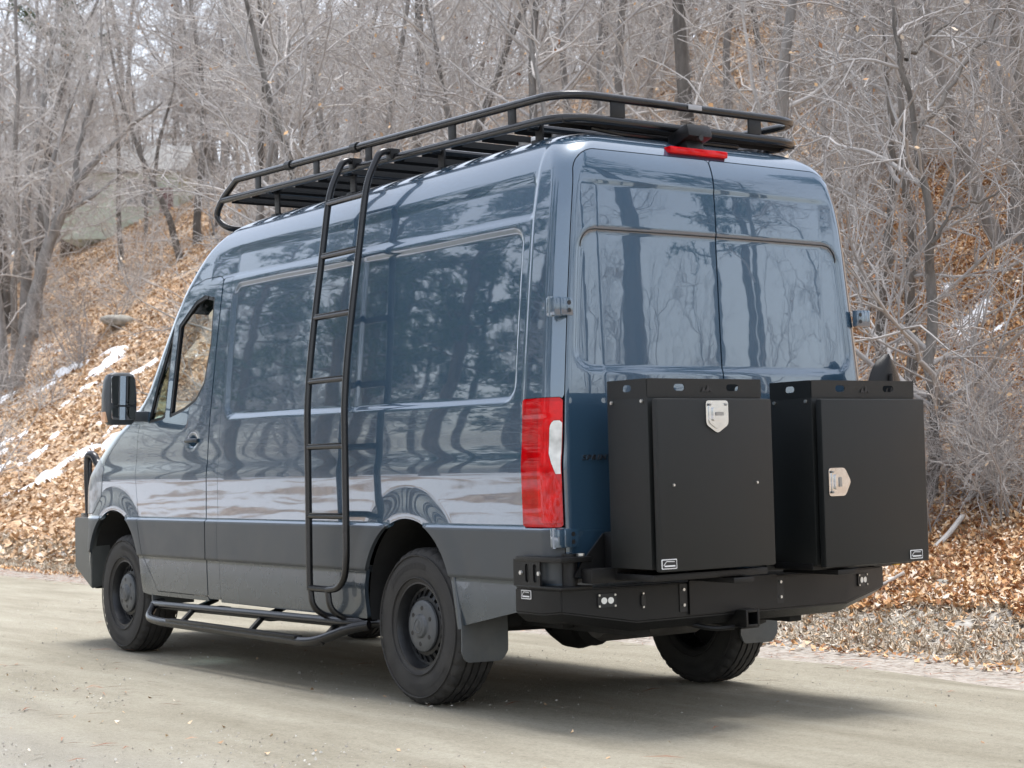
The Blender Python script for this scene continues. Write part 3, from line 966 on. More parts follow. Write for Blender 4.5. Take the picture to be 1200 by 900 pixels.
ZR = list(np.arange(0.40, 0.6625, 0.0125)) + [0.668, 0.676] + list(np.arange(0.6875, 0.900, 0.0125)) + [0.904, 0.912] + list(np.arange(0.925, 2.5, 0.0125))
VG = np.r_[s_of_z(np.array(ZR)), np.linspace(s_of_z(2.5), SMAX - 0.003, 44)[1:]]
UG = np.r_[np.linspace(0, 1, 62), np.linspace(1, 2, 12)[1:], np.linspace(2, 3, 430)[1:], 3 + np.linspace(0, 1, 64)[1:] ** 1.2]


class Region:
    def __init__(self):
        self.U, self.V = np.meshgrid(UG, VG, indexing='ij')
        self.X, self.Y, self.Z, self.H = surf(self.U, self.V)


GRID = Region()


def clip_region(fn, offset=0.0, flange=0.02, rim_dir=None, matfn=None):
    """keeps the part of the surface where fn > 0 (snapped to a clean edge), with a return flange along its border"""
    U, V = GRID.U.copy(), GRID.V.copy()
    D = fn(GRID.X, GRID.Y, GRID.Z, GRID.H, U)
    nu, nv = U.shape
    sg = np.sign(D).astype(int)
    newU, newV = U.copy(), V.copy()
    moved = np.zeros_like(U, bool)
    best = np.full(U.shape, 9.0)
    for ax in (0, 1):
        a = (slice(0, nu - 1), slice(None)) if ax == 0 else (slice(None), slice(0, nv - 1))
        b = (slice(1, nu), slice(None)) if ax == 0 else (slice(None), slice(1, nv))
        da, db = D[a], D[b]
        cross = (da * db) < 0
        t = np.where(cross, da / (da - db + 1e-15), 0)
        ua = U[a] + (U[b] - U[a]) * t
        va = V[a] + (V[b] - V[a]) * t
        for sl, tt in ((a, t), (b, 1 - t)):
            m = cross & (tt <= 0.5000001) & (tt < best[sl])
            nu_, nv_, bb, mv = newU[sl], newV[sl], best[sl], moved[sl]
            nu_[m] = ua[m]; nv_[m] = va[m]; bb[m] = tt[m]; mv[m] = True
    sg[moved] = 0
    X, Y, Z, H = surf(newU, newV)
    idx = np.arange(nu * nv).reshape(nu, nv)
    q = np.stack([idx[:-1, :-1], idx[1:, :-1], idx[1:, 1:], idx[:-1, 1:]], -1).reshape(-1, 4)
    s4 = sg.ravel()[q]
    full = (s4 >= 0).all(1) & (s4 > 0).any(1)
    # quads cut along a diagonal: (-, 0, +, 0)
    faces = [tuple(f) for f in q[full]]
    part = (s4 < 0).sum(1) == 1
    for f, s in zip(q[part], s4[part]):
        k = int(np.where(s < 0)[0][0])
        if s[(k + 1) % 4] >= 0 and s[(k + 2) % 4] > 0 and s[(k + 3) % 4] >= 0:
            faces.append((f[(k + 1) % 4], f[(k + 2) % 4], f[(k + 3) % 4]))
    P = np.stack([X, Y, Z], -1).reshape(-1, 3)
    # analytic-ish normals from the full grid
    dU = np.gradient(np.stack([GRID.X, GRID.Y, GRID.Z], -1), axis=0)
    dV = np.gradient(np.stack([GRID.X, GRID.Y, GRID.Z], -1), axis=1)
    Nn = np.cross(dV, dU).reshape(-1, 3)
    Nn /= np.linalg.norm(Nn, axis=1)[:, None] + 1e-12
    # outward check
    if (Nn[idx[nu // 2, 40]] @ np.array([-1, 0, 0])) < 0:
        Nn = -Nn
    P = P - Nn * offset
    used = np.unique(np.concatenate([np.array(f) for f in faces])) if faces else np.array([], int)
    remap = -np.ones(nu * nv, int)
    remap[used] = np.arange(len(used))
    Vv = P[used]
    Nv = Nn[used]
    F = [tuple(int(remap[i]) for i in f) for f in faces]
    F = [f for f in F]
    # orientation: make first face agree with the normal
    def fn_ok(f):
        a, b, c = Vv[f[0]], Vv[f[1]], Vv[f[2]]
        return np.cross(b - a, c - a) @ Nv[f[0]] > 0
    if F and sum(fn_ok(f) for f in F[:: max(1, len(F) // 40)]) * 2 < len(F[:: max(1, len(F) // 40)]):
        F = [f[::-1] for f in F]
    mi = [0] * len(F)
    if matfn is not None:
        cz = np.array([np.mean([Vv[i] for i in f], axis=0) for f in F])
        mi = list(matfn(cz))
    if flange:
        cnt = {}
        for fi, f in enumerate(F):
            for i in range(len(f)):
                a, b = f[i], f[(i + 1) % len(f)]
                cnt.setdefault((min(a, b), max(a, b)), []).append((a, b, fi))
        dup = {}
        Vl = [tuple(p) for p in Vv]
        for k, lst in cnt.items():
            if len(lst) != 1:
                continue
            a, b, fi = lst[0]
            if abs(Vv[a][0]) < 0.003 and abs(Vv[b][0]) < 0.003:
                continue
            ids = []
            for w in (a, b):
                if w not in dup:
                    n = Nv[w]
                    p = Vv[w]
                    dup[w] = (len(Vl), len(Vl) + 1)
                    Vl.append(tuple(p))
                    Vl.append(tuple(p - n * flange))
                ids.append(dup[w])
            (a0, a1), (b0, b1) = ids
            F.append((b0, a0, a1, b1))
            mi.append(mi[fi])
        Vv = np.array(Vl)
    return Vv, F, mi


def mirror(Vv, F, mi):
    W = np.array(Vv).copy(); W[:, 0] *= -1
    return W, [f[::-1] for f in F], mi


def both(r):
    Vv, F, mi = r
    W, G, mj = mirror(Vv, F, mi)
    n = len(Vv)
    return np.vstack([Vv, W]), F + [tuple(i + n for i in g) for g in G], mi + mj


# outlines (y, z) on the side
DOOR = [(2.335, .455), (2.33, .90), (2.29, 1.50), (2.245, 2.36), (2.30, 2.385), (2.50, 2.385), (2.68, 2.355), (2.86, 2.235), (3.01, 2.06),
        (3.18, 1.775), (3.31, 1.565), (3.345, 1.46), (3.368, 1.20), (3.335, .91), (3.245, .655), (3.06, .455)]
WIN = [(2.350, 2.25), (2.345, 1.98), (2.40, 1.74), (2.50, 1.645), (2.67, 1.592), (2.862, 1.558), (2.815, 2.12), (2.60, 2.25), (2.48, 2.275)]
QUART = [(2.945, 1.548), (3.185, 1.530), (3.10, 1.74), (2.925, 2.06), (2.902, 2.11)]
HEADLAMP = [(3.92, 1.23), (4.02, 1.31), (4.2, 1.27), (4.45, 1.12), (4.60, 1.0), (4.55, .93), (4.1, .95), (3.96, 1.06)]


def side_only(f, x, u):
    return np.where((u > 1.95) & (x < -0.35), f, 9.0)


def d_door(x, y, z, u): return side_only(sdpoly(y, z, DOOR), x, u)
def d_win(x, y, z, u): return side_only(sdpoly(y, z, WIN, 0.012), x, u)
def d_quart(x, y, z, u): return side_only(sdpoly(y, z, QUART, 0.008), x, u)
def d_head(x, y, z, u): return np.where((u > 2.9) & (x < -0.45), sdpoly(y, z, HEADLAMP, 0.01), 9.0)
def d_tail(z, h, u): return np.where((u > 0.8) & (u < 2.3), sdrect(h, z, -0.094, 0.915, 0.156, 1.487, 0.014), 9.0)


def d_rdoor(x, z, h, u):
    q = np.maximum(np.maximum(h + 0.104, z - 2.622), np.maximum(0.69 - z, x + 0.004))
    # rounded top outer corner
    cx, cz, r = -0.104 - 0.11, 2.622 - 0.11, 0.11
    k = (h > cx) & (z > cz)
    q = np.where(k, np.hypot(h - cx, z - cz) - r, q)
    return np.where(u < 1.95, q, 9.0)


def d_screen(x, y, z, u):
    hw = ctl(s_of_z(z), 0)
    return np.where(u > 2.9, sdrect(x / hw, (z - 2.0) * 1.2, -0.905, -0.55, 0.905, 0.48, 0.10), 9.0)


BPIL = [(2.155, .44), (2.165, .90), (2.14, 1.50), (2.12, 2.365), (2.232, 2.365), (2.278, 1.50), (2.318, .90), (2.323, .44)]
def d_bpil(x, y, z, u): return side_only(sdpoly(y, z, BPIL), x, u)


def zbot(y):
    return np.interp(y, [-1.3, -.86, -.40, -.38, 3.2, 3.9, 4.2, 5], [.60, .525, .435, .425, .425, .5, .52, .52])


def f_body(x, y, z, h, u):
    g = 0.0045
    f = np.minimum(d_door(x, y, z, u) - g, d_rdoor(x, z, h, u) - g)
    f = np.minimum(f, d_tail(z, h, u) - 0.003)
    f = np.minimum(f, d_bpil(x, y, z, u) - 0.003)
    f = np.minimum(f, d_screen(x, y, z, u))
    f = np.minimum(f, d_head(x, y, z, u) - 0.003)
    for ar in (REAR_ARCH, FRONT_ARCH):
        f = np.minimum(f, np.where(u > 1.95, d_arch(y, z, ar), 9.0))
    f = np.minimum(f, z - zbot(y))
    return f


def mat_side(c):
    m = np.zeros(len(c), int)
    on = c[:, 1] < 4.3
    m[(c[:, 2] < 0.908) & on] = 1
    m[(c[:, 2] < 0.672) & on] = 2
    m[(c[:, 1] >= 4.3) & (c[:, 2] < 0.75)] = 1
    return m


van = obj("van", None)
van.location = (0, 0, 0)
tag(van, "dark blue-grey high-roof van with roof rack, side ladder and two rear boxes", "van")

bV, bF, bM = both(clip_region(f_body, flange=0.022, matfn=mat_side))
body = obj("body", make_mesh("body", bV, bF, [PAINT, CLAD, LOWER], bM), van, True)

_bp = clip_region(lambda x, y, z, h, u: -d_bpil(x, y, z, u), flange=0.022, matfn=mat_side)
for r_ in (_bp, mirror(*_bp)):
    obj("door_pillar", make_mesh("door_pillar", r_[0], r_[1], [PAINT, CLAD, LOWER], r_[2]), van, True)

# cabin bulkhead, floor and headliner close the shell
_bk = [(-.95, .6), (.95, .6), (.95, 1.45), (.86, 2.25), (.78, 2.52), (.6, 2.64), (-.6, 2.64), (-.78, 2.52), (-.86, 2.25), (-.95, 1.45)]
V_, F_ = plate(_bk, [], .02, lambda a, b, d: (a, 2.03 + d, b))
MB().add(V_, F_).build("bulkhead", CABIN, van, True)
MB().box((-0.59, -1.12, 0.525), (0.59, 4.2, 0.56), 0.0).build("load_floor", DARK, van, True)

dl = clip_region(lambda x, y, z, h, u: np.minimum(np.minimum(-d_door(x, y, z, u), d_win(x, y, z, u)), d_quart(x, y, z, u)), flange=0.03, matfn=mat_side)
wl_ = clip_region(lambda x, y, z, h, u: -d_win(x, y, z, u) + 0.012, offset=0.014, flange=0)
ql_ = clip_region(lambda x, y, z, h, u: -d_quart(x, y, z, u) + 0.010, offset=0.010, flange=0)


def frame_ring(df, w):
    return clip_region(lambda x, y, z, h, u: np.minimum(-df(x, y, z, u) + 0.002, df(x, y, z, u) + w), offset=0.004, flange=0.012)


wr_, qr_ = frame_ring(d_win, 0.022), frame_ring(d_quart, 0.020)
tl = clip_region(lambda x, y, z, h, u: -d_tail(z, h, u), offset=-0.004, flange=0.03)


def d_rev(z, h, u):
    return np.where((u > 0.8) & (u < 2.3), sdpoly(h, z, [(-0.10, 1.385), (-0.052, 1.385), (-0.040, 1.36), (-0.040, 1.24), (-0.052, 1.20), (-0.094, 1.085), (-0.10, 1.085)]), 9.0)


bl_ = clip_region(lambda x, y, z, h, u: np.minimum(-sdrect(h, z, -0.095, .935, .030, 1.470, .012), np.minimum(-d_tail(z, h, u) - 0.004, d_rev(z, h, u) - .003)), offset=-0.0065, flange=0.006)
rf_ = clip_region(lambda x, y, z, h, u: np.where((u > .8) & (u < 2.3), -sdrect(h, z, -0.080, .945, .008, 1.040, .010), -9.0), offset=-0.0095, flange=0.004)
rv = clip_region(lambda x, y, z, h, u: np.minimum(-d_rev(z, h, u), -d_tail(z, h, u) - 0.003), offset=-0.0075, flange=0.006)
rd = clip_region(lambda x, y, z, h, u: -d_rdoor(x, z, h, u), flange=0.03)
hl = clip_region(lambda x, y, z, h, u: -d_head(x, y, z, u), offset=-0.003, flange=0.03)
wsV = both(clip_region(lambda x, y, z, h, u: -d_screen(x, y, z, u) + 0.006, offset=0.006, flange=0))
_wz = np.array([np.mean([wsV[0][i][2] for i in f]) for f in wsV[1]])
obj("windscreen", make_mesh("windscreen", wsV[0], wsV[1], [WGLASS, BANDG], (_wz > 2.215).astype(int)), van, True)


lin = both(clip_region(lambda x, y, z, h, u: np.minimum(np.minimum(np.minimum(d_win(x, y, z, u) + .006, d_quart(x, y, z, u) + .006), d_screen(x, y, z, u) + .004), np.minimum(np.minimum(y - 2.07, z - .95), np.where(u > 1.95, 9, -9))), offset=0.034, flange=0))
obj("cab_lining", make_mesh("cab_lining", lin[0], lin[1], [CABIN]), van, True)


def rear_y(x, z):
    """outer rear surface (body frame)"""
    s = s_of_z(np.array([z], float)); hw = ctl(s, 0)[0]; r = ctl(s, 3)[0]
    u = np.clip(np.array([abs(x) / (hw - r)]), 0, 1)
    return float(surf(u, s)[1][0])


def side_x(y, z):
    s = s_of_z(np.array([z], float)); yc = ctl(s, 2)[0] + ctl(s, 3)[0]; yA = ctl(s, 4)[0]
    return float(surf(np.array([2 + (y - yc) / (yA - yc)]), s)[0][0])


RDOOR = {}
for sgn in (-1, 1):
    T = (lambda r: r) if sgn < 0 else (lambda r: mirror(*r))
    V_, F_, M_ = T(dl)
    door = obj("front_door", make_mesh("front_door", V_, F_, [PAINT, CLAD, LOWER], M_), van, True)
    for nm, r_, mt in (("window_pane", wl_, GLASS), ("quarter_pane", ql_, QGLASS), ("window_seal", wr_, SEAL), ("window_seal", qr_, SEAL)):
        V_, F_, M_ = T(r_)
        obj(nm, make_mesh(nm, V_, F_, [mt]), door)
    hx = side_x(2.52, 1.30)
    m = MB()
    hp = [(hx - 0.000, 2.595, 1.392), (hx - 0.016, 2.575, 1.393), (hx - 0.020, 2.52, 1.394), (hx - 0.016, 2.46, 1.394), (hx + 0.0, 2.44, 1.393)]
    hp = [(p[0] * (1 if sgn < 0 else -1), p[1], p[2]) for p in hp]
    m.tube(fillet(hp, 0.02, 3), 0.013, 8)
    m.build("door_handle", CLAD, door)
    V_, F_, M_ = T(tl)
    t_ = obj("tail_light", make_mesh("tail_light", V_, F_, [REDL]), van, True)
    V_, F_, M_ = T(rv)
    obj("reversing_lens", make_mesh("reversing_lens", V_, F_, [WHITEL]), t_)
    V_, F_, M_ = T(bl_)
    obj("brake_lens", make_mesh("brake_lens", V_, F_, [REDB]), t_)
    V_, F_, M_ = T(rf_)
    obj("reflector", make_mesh("reflector", V_, F_, [REDB]), t_)
    V_, F_, M_ = T(rd)
    d_ = obj("rear_door", make_mesh("rear_door", V_, F_, [PAINT], None), van, True)
    RDOOR[sgn] = d_
    V_, F_, M_ = T(hl)
    obj("headlight", make_mesh("headlight", V_, F_, [HEADL]), van, True)
    # hinges on the corner post
    for hz_ in (1.888, 0.868):
        m = MB()
        X = 0.962 if hz_ > 1.5 else 0.972
        m.box((X * sgn - 0.034, -1.226, hz_ - 0.042), (X * sgn + 0.032, -1.165, hz_ + 0.042), 0.008, 0)
        cx = 0.893 * sgn
        m.box((min(cx, X * sgn), -1.230, hz_ - 0.040), (max(cx, X * sgn), -1.196, hz_ + 0.040), 0.006, 0)
        for dz in (-0.017, 0.017):
            m.lathe([(-1.2312, 0.0), (-1.2312, 0.0105)], 'Y', ((X - 0.046) * sgn, 0, hz_ + dz), 12, 1)
        m.lathe([(-0.045, 0.0), (-0.045, 0.011), (0.045, 0.011), (0.045, 0.0)], 'Z', ((X + 0.026) * sgn, -1.19, hz_), 12, 0)
        m.build("hinge", [PAINT, SEAL], d_)
    # dark seal along the top edge of the pressed window field
    zt = 2.252
    pts = []
    for xx in np.linspace(0.006, 0.72, 14):
        pts.append((sgn * xx, rear_y(xx, zt + 0.006) - 0.001 + 0.004, zt - 0.001))
    for a in np.linspace(0.25, 1.0, 6):
        aa = a * math.pi / 2
        xx, zz = 0.72 + 0.085 * math.sin(aa), zt - 0.085 + 0.085 * math.cos(aa)
        pts.append((sgn * xx, rear_y(xx + 0.006, zz + 0.004) + 0.003, zz))
    MB().tube(pts, 0.0042, 6).build("window_seal", SEAL, d_)

# rear side marker strip and badge (the box hides the end of the word)
cu = bpy.data.curves.new("badge_curve", 'FONT')
cu.body = "SPRINTER"
cu.size = 0.034
cu.extrude = 0.003
cu.space_character = 1.25
cu.shear = 0.25
to = bpy.data.objects.new("badge_tmp", cu)
COL.objects.link(to)
dg = bpy.context.evaluated_depsgraph_get()
bmesh_ = bpy.data.meshes.new_from_object(to.evaluated_get(dg))
bpy.data.objects.remove(to)
bmesh_.materials.clear(); bmesh_.materials.append(BADGE)
for v in bmesh_.vertices:
    x_, y_, z_ = v.co
    v.co = (-0.852 + x_ * 1.25, rear_y(-0.80, 1.22) - 0.004 - z_, 1.208 + y_)
bo = obj("badge_lettering", bmesh_, RDOOR[-1])

# high brake light and reversing camera above the doors
m = MB()
m.box((-0.235, -1.152, 2.642), (0.128, -1.085, 2.676), 0.010)
m.build("high_brake_light", REDB, van, True)
m = MB()
rotc = Matrix.Translation((-0.062, -1.10, 2.735)) @ Matrix.Rotation(math.radians(-16), 4, 'X')
m.box((-.078, -.075, -.030), (.078, .085, .040), .022, 0, rotc)
m.box((-.055, -.02, -.075), (.055, .10, -.015), .012, 0, rotc)
co = m.build("reversing_camera", BLACKM, van, True)
MB().lathe([(-1.180, 0.0), (-1.180, 0.014), (-1.168, 0.016)], 'Y', (-0.062, 0.004, 2.722), 12).build("camera_lens", SEAL, co)
# ------------------------------------------------------------------ wheels
def make_tyre():
    n = 144
    prof = [(-.100, .206), (-.112, .222), (-.120, .255), (-.1225, .300), (-.119, .338), (-.111, .362), (-.100, .3765), (-.088, .3830)]
    tread = []
    xs = [-.088, -.068, -.068, -.056, -.056, -.026, -.026, -.014, -.014, .014, .014, .026, .026, .056, .056, .068, .068, .088]
    rs = [.383, .386, .376, .376, .3865, .387, .377, .377, .3875, .3875, .377, .377, .387, .3865, .376, .376, .386, .383]
    P = prof[:-1] + list(zip(xs, rs)) + [(-a, b) for a, b in reversed(prof[:-1])]
    A = np.arange(n) * 2 * math.pi / n
    V, F = [], []
    for k, (o, r) in enumerate(P):
        for i, a in enumerate(A):
            rr = r
            if 0.36 < r and abs(o) >= 0.086 and i % 4 == 0:      # shoulder lugs
                rr -= 0.009
            if r > 0.383 and abs(o) < 0.086 and (i + int(abs(o) * 100)) % 6 == 0:
                rr -= 0.005
            V.append((o, rr * math.cos(a), rr * math.sin(a)))
    for k in range(len(P) - 1):
        for i in range(n):
            j = (i + 1) % n
            F.append((k * n + i, k * n + j, (k + 1) * n + j, (k + 1) * n + i))
    # raised rings on the side wall
    mb = MB(); mb.v, mb.f, mb.m = V, F, [0] * len(F)
    for s in (-1, 1):
        for r in (.238, .348):
            mb.lathe([(s * .1200, r - .004), (s * .1245, r - .002), (s * .1245, r + .002), (s * .1200, r + .004)], 'X', (0, 0, 0), 72)
        # raised lettering blocks in two arcs
        for a0 in (0.35, 0.35 + math.pi):
            for k in range(9):
                a = a0 + k * 0.135
                for q in (0, 1):
                    a1, a2 = a + q * 0.055, a + q * 0.055 + (0.034 if (k + q) % 3 else 0.046)
                    r1, r2 = .285, .312
                    xo = s * .1240
                    vv = [(xo, r_ * math.cos(t), r_ * math.sin(t)) for r_, t in ((r1, a1), (r1, a2), (r2, a2), (r2, a1))]
                    mb.add(vv, [(0, 1, 2, 3)])
    return make_mesh("tyre", mb.v, mb.f, [RUBBER], None, True, 32)


def make_rim():
    """outer face towards -X"""
    m = MB()
    m.lathe([(-.100, .222), (-.108, .219), (-.108, .208), (-.096, .203), (-.060, .194), (-.020, .190), (.09, .195), (.10, .215)], 'X', (0, 0, 0), 64)
    R_out, R_in = .192, .060
    outer = [(R_out * math.cos(a), R_out * math.sin(a)) for a in np.arange(80) * 2 * math.pi / 80]
    holes = []
    for k in range(20):
        a = k * 2 * math.pi / 20
        c, s = math.cos(a), math.sin(a)
        rc = .162
        w, hgt = .034, .026
        loop = rrect(-w / 2, -hgt / 2, w / 2, hgt / 2, .006, 2)
        holes.append([(rc * c + p[0] * c - p[1] * s, rc * s + p[0] * s + p[1] * c) for p in loop][::-1])
    holes.append([(R_in * math.cos(a), -R_in * math.sin(a)) for a in np.arange(32) * 2 * math.pi / 32])

    def fr(a, b, d):
        r = math.hypot(a, b)
        dish = np.interp(r, [.05, .11, .135, .15, .175, .192], [-.080, -.082, -.080, -.066, -.052, -.054])
        return (dish + d, a, b)
    V, F = plate(outer, holes, .008, fr)
    m.add(V, F)
    m.lathe([(-.03, .19), (-.02, .10), (.0, 0.0)], 'X', (0, 0, 0), 32, 1)     # brake drum in the dark behind the slots
    return make_mesh("rim", m.v, m.f, [RIMM, DARK], m.m, True, 35)


def make_cap():
    m = MB()
    m.lathe([(-.078, .128), (-.088, .126), (-.094, .117), (-.096, .090), (-.098, .060), (-.110, .052), (-.114, .040), (-.114, .0)], 'X', (0, 0, 0), 48)
    for k in range(6):
        a = k * math.pi / 3 + .3
        c = (0, .088 * math.cos(a), .088 * math.sin(a))
        m.lathe([(-.0975, .0), (-.0975, .011), (-.094, .013)], 'X', c, 14, 1)
    for k in range(3):                                                        # three-spoke ring mark in the middle
        a = math.pi / 2 + k * 2 * math.pi / 3
        m.add([(-.116, .030 * math.cos(a), .030 * math.sin(a)), (-.116, .005 * math.cos(a + 1.05), .005 * math.sin(a + 1.05)), (-.116, .005 * math.cos(a - 1.05), .005 * math.sin(a - 1.05))], [(0, 1, 2)], 0)
    m.lathe([(-.114, .031), (-.1165, .033), (-.1165, .036), (-.114, .038)], 'X', (0, 0, 0), 32, 0)
    return make_mesh("hub_cap", m.v, m.f, [CAPM, SEAL], m.m, True, 30)


TYRE, RIM, CAP = make_tyre(), make_rim(), make_cap()
for (wx, wy, side, rot) in ((-.852, 0.0, -1, .3), (-.852, 3.665, -1, 1.1), (.895, -.03, 1, .7), (.875, 3.665, 1, 2.0)):
    w = obj("wheel", None, van)
    w.location = (wx, wy, .3865)
    w.rotation_euler = Euler((rot, 0, 0)) if side < 0 else Euler((rot, 0, math.pi))
    obj("tyre", TYRE, w)
    obj("rim", RIM, w)
    obj("hub_cap", CAP, w)

# wheel wells, underbody, axle
for sgn in (-1, 1):
    for ar in (REAR_ARCH, FRONT_ARCH):
        m = MB()
        m.lathe([(sgn * .965, ar[2] + .012), (sgn * .60, ar[2] + .02)], 'X', (0, ar[0], ar[1]), 28, 0, (-.25, math.pi + .25))
        A = np.linspace(-.25, math.pi + .25, 25)
        rim = [(sgn * .60, ar[0] + (ar[2] + .02) * math.cos(a), ar[1] + (ar[2] + .02) * math.sin(a)) for a in A]
        m.add(rim + [(sgn * .60, ar[0], .42)], [(i, i + 1, len(rim)) for i in range(len(rim) - 1)])
        m.build("wheel_well", DARK, van, True)
m = MB()
m.box((-.62, -1.10, .44), (.62, 4.1, .52), .01)
for sx in (-.48, .48):
    m.box((sx - .04, -1.15, .40), (sx + .04, 4.2, .50), .006)
m.box((-.35, .9, .33), (.25, 1.9, .45), .03)
m.box((.3, -.9, .36), (.55, .1, .5), .05)
m.build("underbody", DARK, van, True)
m = MB()
m.tube([(-.80, 0, .385), (.84, 0, .385)], .048, 14)
m.lathe([(-.20, .06), (-.15, .10), (-.08, .145), (0, .16), (.08, .145), (.15, .10), (.20, .06)], 'X', (.03, 0, .385), 24)
m.lathe([(-.19, .0), (-.19, .09), (-.15, .135), (-.05, .14)], 'Y', (.03, 0, .385), 20)
m.tube([(.03, .1, .40), (.03, 2.0, .46)], .035, 10)
for sx in (-.58, .58):
    m.box((sx - .035, -.72, .40), (sx + .035, .72, .435), .01)
    m.tube([(sx * .85, -.05, .40), (sx * .8, -.25, .62)], .03, 8)
m.build("rear_axle", DARK, van)
m = MB()
m.tube(fillet([(-.25, 1.2, .40), (-.30, -.2, .50), (-.32, -.75, .46), (-.05, -1.02, .44), (.18, -1.06, .43)], .2, 6), .035, 10)
m.lathe([(-.32, .0), (-.32, .09), (-.28, .11), (.28, .11), (.32, .09), (.32, .0)], 'X', (-.10, -.72, .45), 20)
m.build("exhaust", simple("exhaust_steel", (.10, .095, .09), .5, metal=.6, var=.4), van, True)

# mud flaps behind the rear wheels
for sgn in (-1, 1):
    m = MB()
    prof = [(-.395, .69), (-.405, .60), (-.425, .50), (-.435, .40), (-.438, .30), (-.436, .255), (-.434, .240)]
    nx = 17
    V, F = [], []
    x0, x1 = (-1.000, -.735) if sgn < 0 else (.77, 1.035)
    for th_ in (0, .008):
        for k, (yy, zz) in enumerate(prof):
            for i in range(nx):
                t = i / (nx - 1)
                xx = x0 + (x1 - x0) * t
                e = max(0, abs(t - .5) * 2 - .55) / .45                         # rounded lower corners
                z_ = zz + (.050 * e ** 3 if k >= 4 else 0) * (k - 3) / 3
                V.append((xx, yy - th_ + .012 * math.sin(t * math.pi), z_))
    K = len(prof)
    for s in (0, 1):
        for k in range(K - 1):
            for i in range(nx - 1):
                a = s * K * nx + k * nx + i
                q = (a, a + 1, a + nx + 1, a + nx)
                F.append(q if s else q[::-1])
    o = K * nx
    for k in range(K - 1):
        for i in (0, nx - 1):
            F.append((k * nx + i, (k + 1) * nx + i, o + (k + 1) * nx + i, o + k * nx + i))
    for i in range(nx - 1):
        F.append(((K - 1) * nx + i, (K - 1) * nx + i + 1, o + (K - 1) * nx + i + 1, o + (K - 1) * nx + i))
    m.add(V, F)
    # side lip that follows the arch edge
    if sgn < 0:
        m.tube([(-1.004, -.372, .70), (-1.004, -.392, .62), (-1.002, -.414, .50), (-1.0, -.430, .40)], .012, 6)
    m.build("mud_flap", FLAP, van)

# front flap edge behind the front wheel
m = MB()
m.box((-.99, 3.05, .36), (-.70, 3.065, .62), .004, 0, Matrix.Translation((0, .10, 0)) @ Matrix.Shear('XZ', 4, (0, 0)))
m.build("splash_guard", FLAP, van, True)

# ------------------------------------------------------------------ rear bumper
def loft(stations, prof_fn, name, mats, parent, closed_ends=True, sharp=25):
    """stations: plan points (x, y); prof_fn(i) -> [(inset, z)]"""
    P = np.array(stations, float)
    n = len(P)
    T = np.gradient(P, axis=0)
    V = []
    k = None
    for i in range(n):
        a = P[i] - P[i - 1] if i > 0 else P[1] - P[0]
        b = P[i + 1] - P[i] if i < n - 1 else P[-1] - P[-2]
        na = np.array([-a[1], a[0]]) / np.linalg.norm(a)
        nb = np.array([-b[1], b[0]]) / np.linalg.norm(b)
        m_ = na + nb
        m_ = m_ / (m_ @ na)
        pr_ = prof_fn(i)
        k = len(pr_)
        for (ins, z) in pr_:
            V.append((P[i][0] + m_[0] * ins, P[i][1] + m_[1] * ins, z))
    F = []
    for i in range(n - 1):
        for j in range(k):
            j2 = (j + 1) % k
            F.append((i * k + j, (i + 1) * k + j, (i + 1) * k + j2, i * k + j2))
    F.append(tuple(range(k)))
    F.append(tuple((n - 1) * k + j for j in reversed(range(k))))
    m = MB(); m.add(V, F)
    bm = bmesh.new()
    vs = [bm.verts.new(v) for v in V]
    for f in F:
        bm.faces.new([vs[i] for i in f])
    bmesh.ops.recalc_face_normals(bm, faces=bm.faces[:])
    bmesh.ops.bevel(bm, geom=[e for e in bm.edges if e.calc_face_angle(0) > .3], offset=.006, segments=2, affect='EDGES')
    me = bpy.data.meshes.new(name); bm.to_mesh(me); bm.free()
    for mt in (mats if isinstance(mats, list) else [mats]):
        me.materials.append(mt)
    me.polygons.foreach_set("use_smooth", np.ones(len(me.polygons), dtype=bool)); me.set_sharp_from_angle(angle=math.radians(sharp))
    return obj(name, me, parent, True)


BST = [(-1.035, -.93), (-1.035, -1.145), (-1.008, -1.24), (-.66, -1.327), (.66, -1.327), (1.008, -1.24), (1.035, -1.145), (1.035, -.93)]
BZB = [.535, .535, .545, .487, .487, .545, .535, .535]


def bprof(i):
    zb = BZB[i]
    return [(0, .645), (0, zb), (.055, zb - .045), (.16, zb - .045), (.16, .645)]


bumper = loft(BST, bprof, "rear_bumper", [BLACKM], van)


def facet_frame(p0, p1):
    """frame on a vertical facet from plan point p0 to p1: (along, up, out)"""
    a = np.array(p0); b = np.array(p1)
    t = (b - a) / np.linalg.norm(b - a)
    nrm = np.array([t[1], -t[0]])
    return lambda s, z, o: (a[0] + t[0] * s + nrm[0] * o, a[1] + t[1] * s + nrm[1] * o, z)


def bolt(m, fr, s, z, o, r=.009, mi=0):
    n = 6
    V = [fr(s + r * math.cos(k * math.pi / 3), z + r * math.sin(k * math.pi / 3), o) for k in range(n)]
    V += [fr(s + r * .85 * math.cos(k * math.pi / 3), z + r * .85 * math.sin(k * math.pi / 3), o + .007) for k in range(n)]
    m.add(V, [tuple(range(n, 2 * n))] + [(k, (k + 1) % n, n + (k + 1) % n, n + k) for k in range(n)], mi)


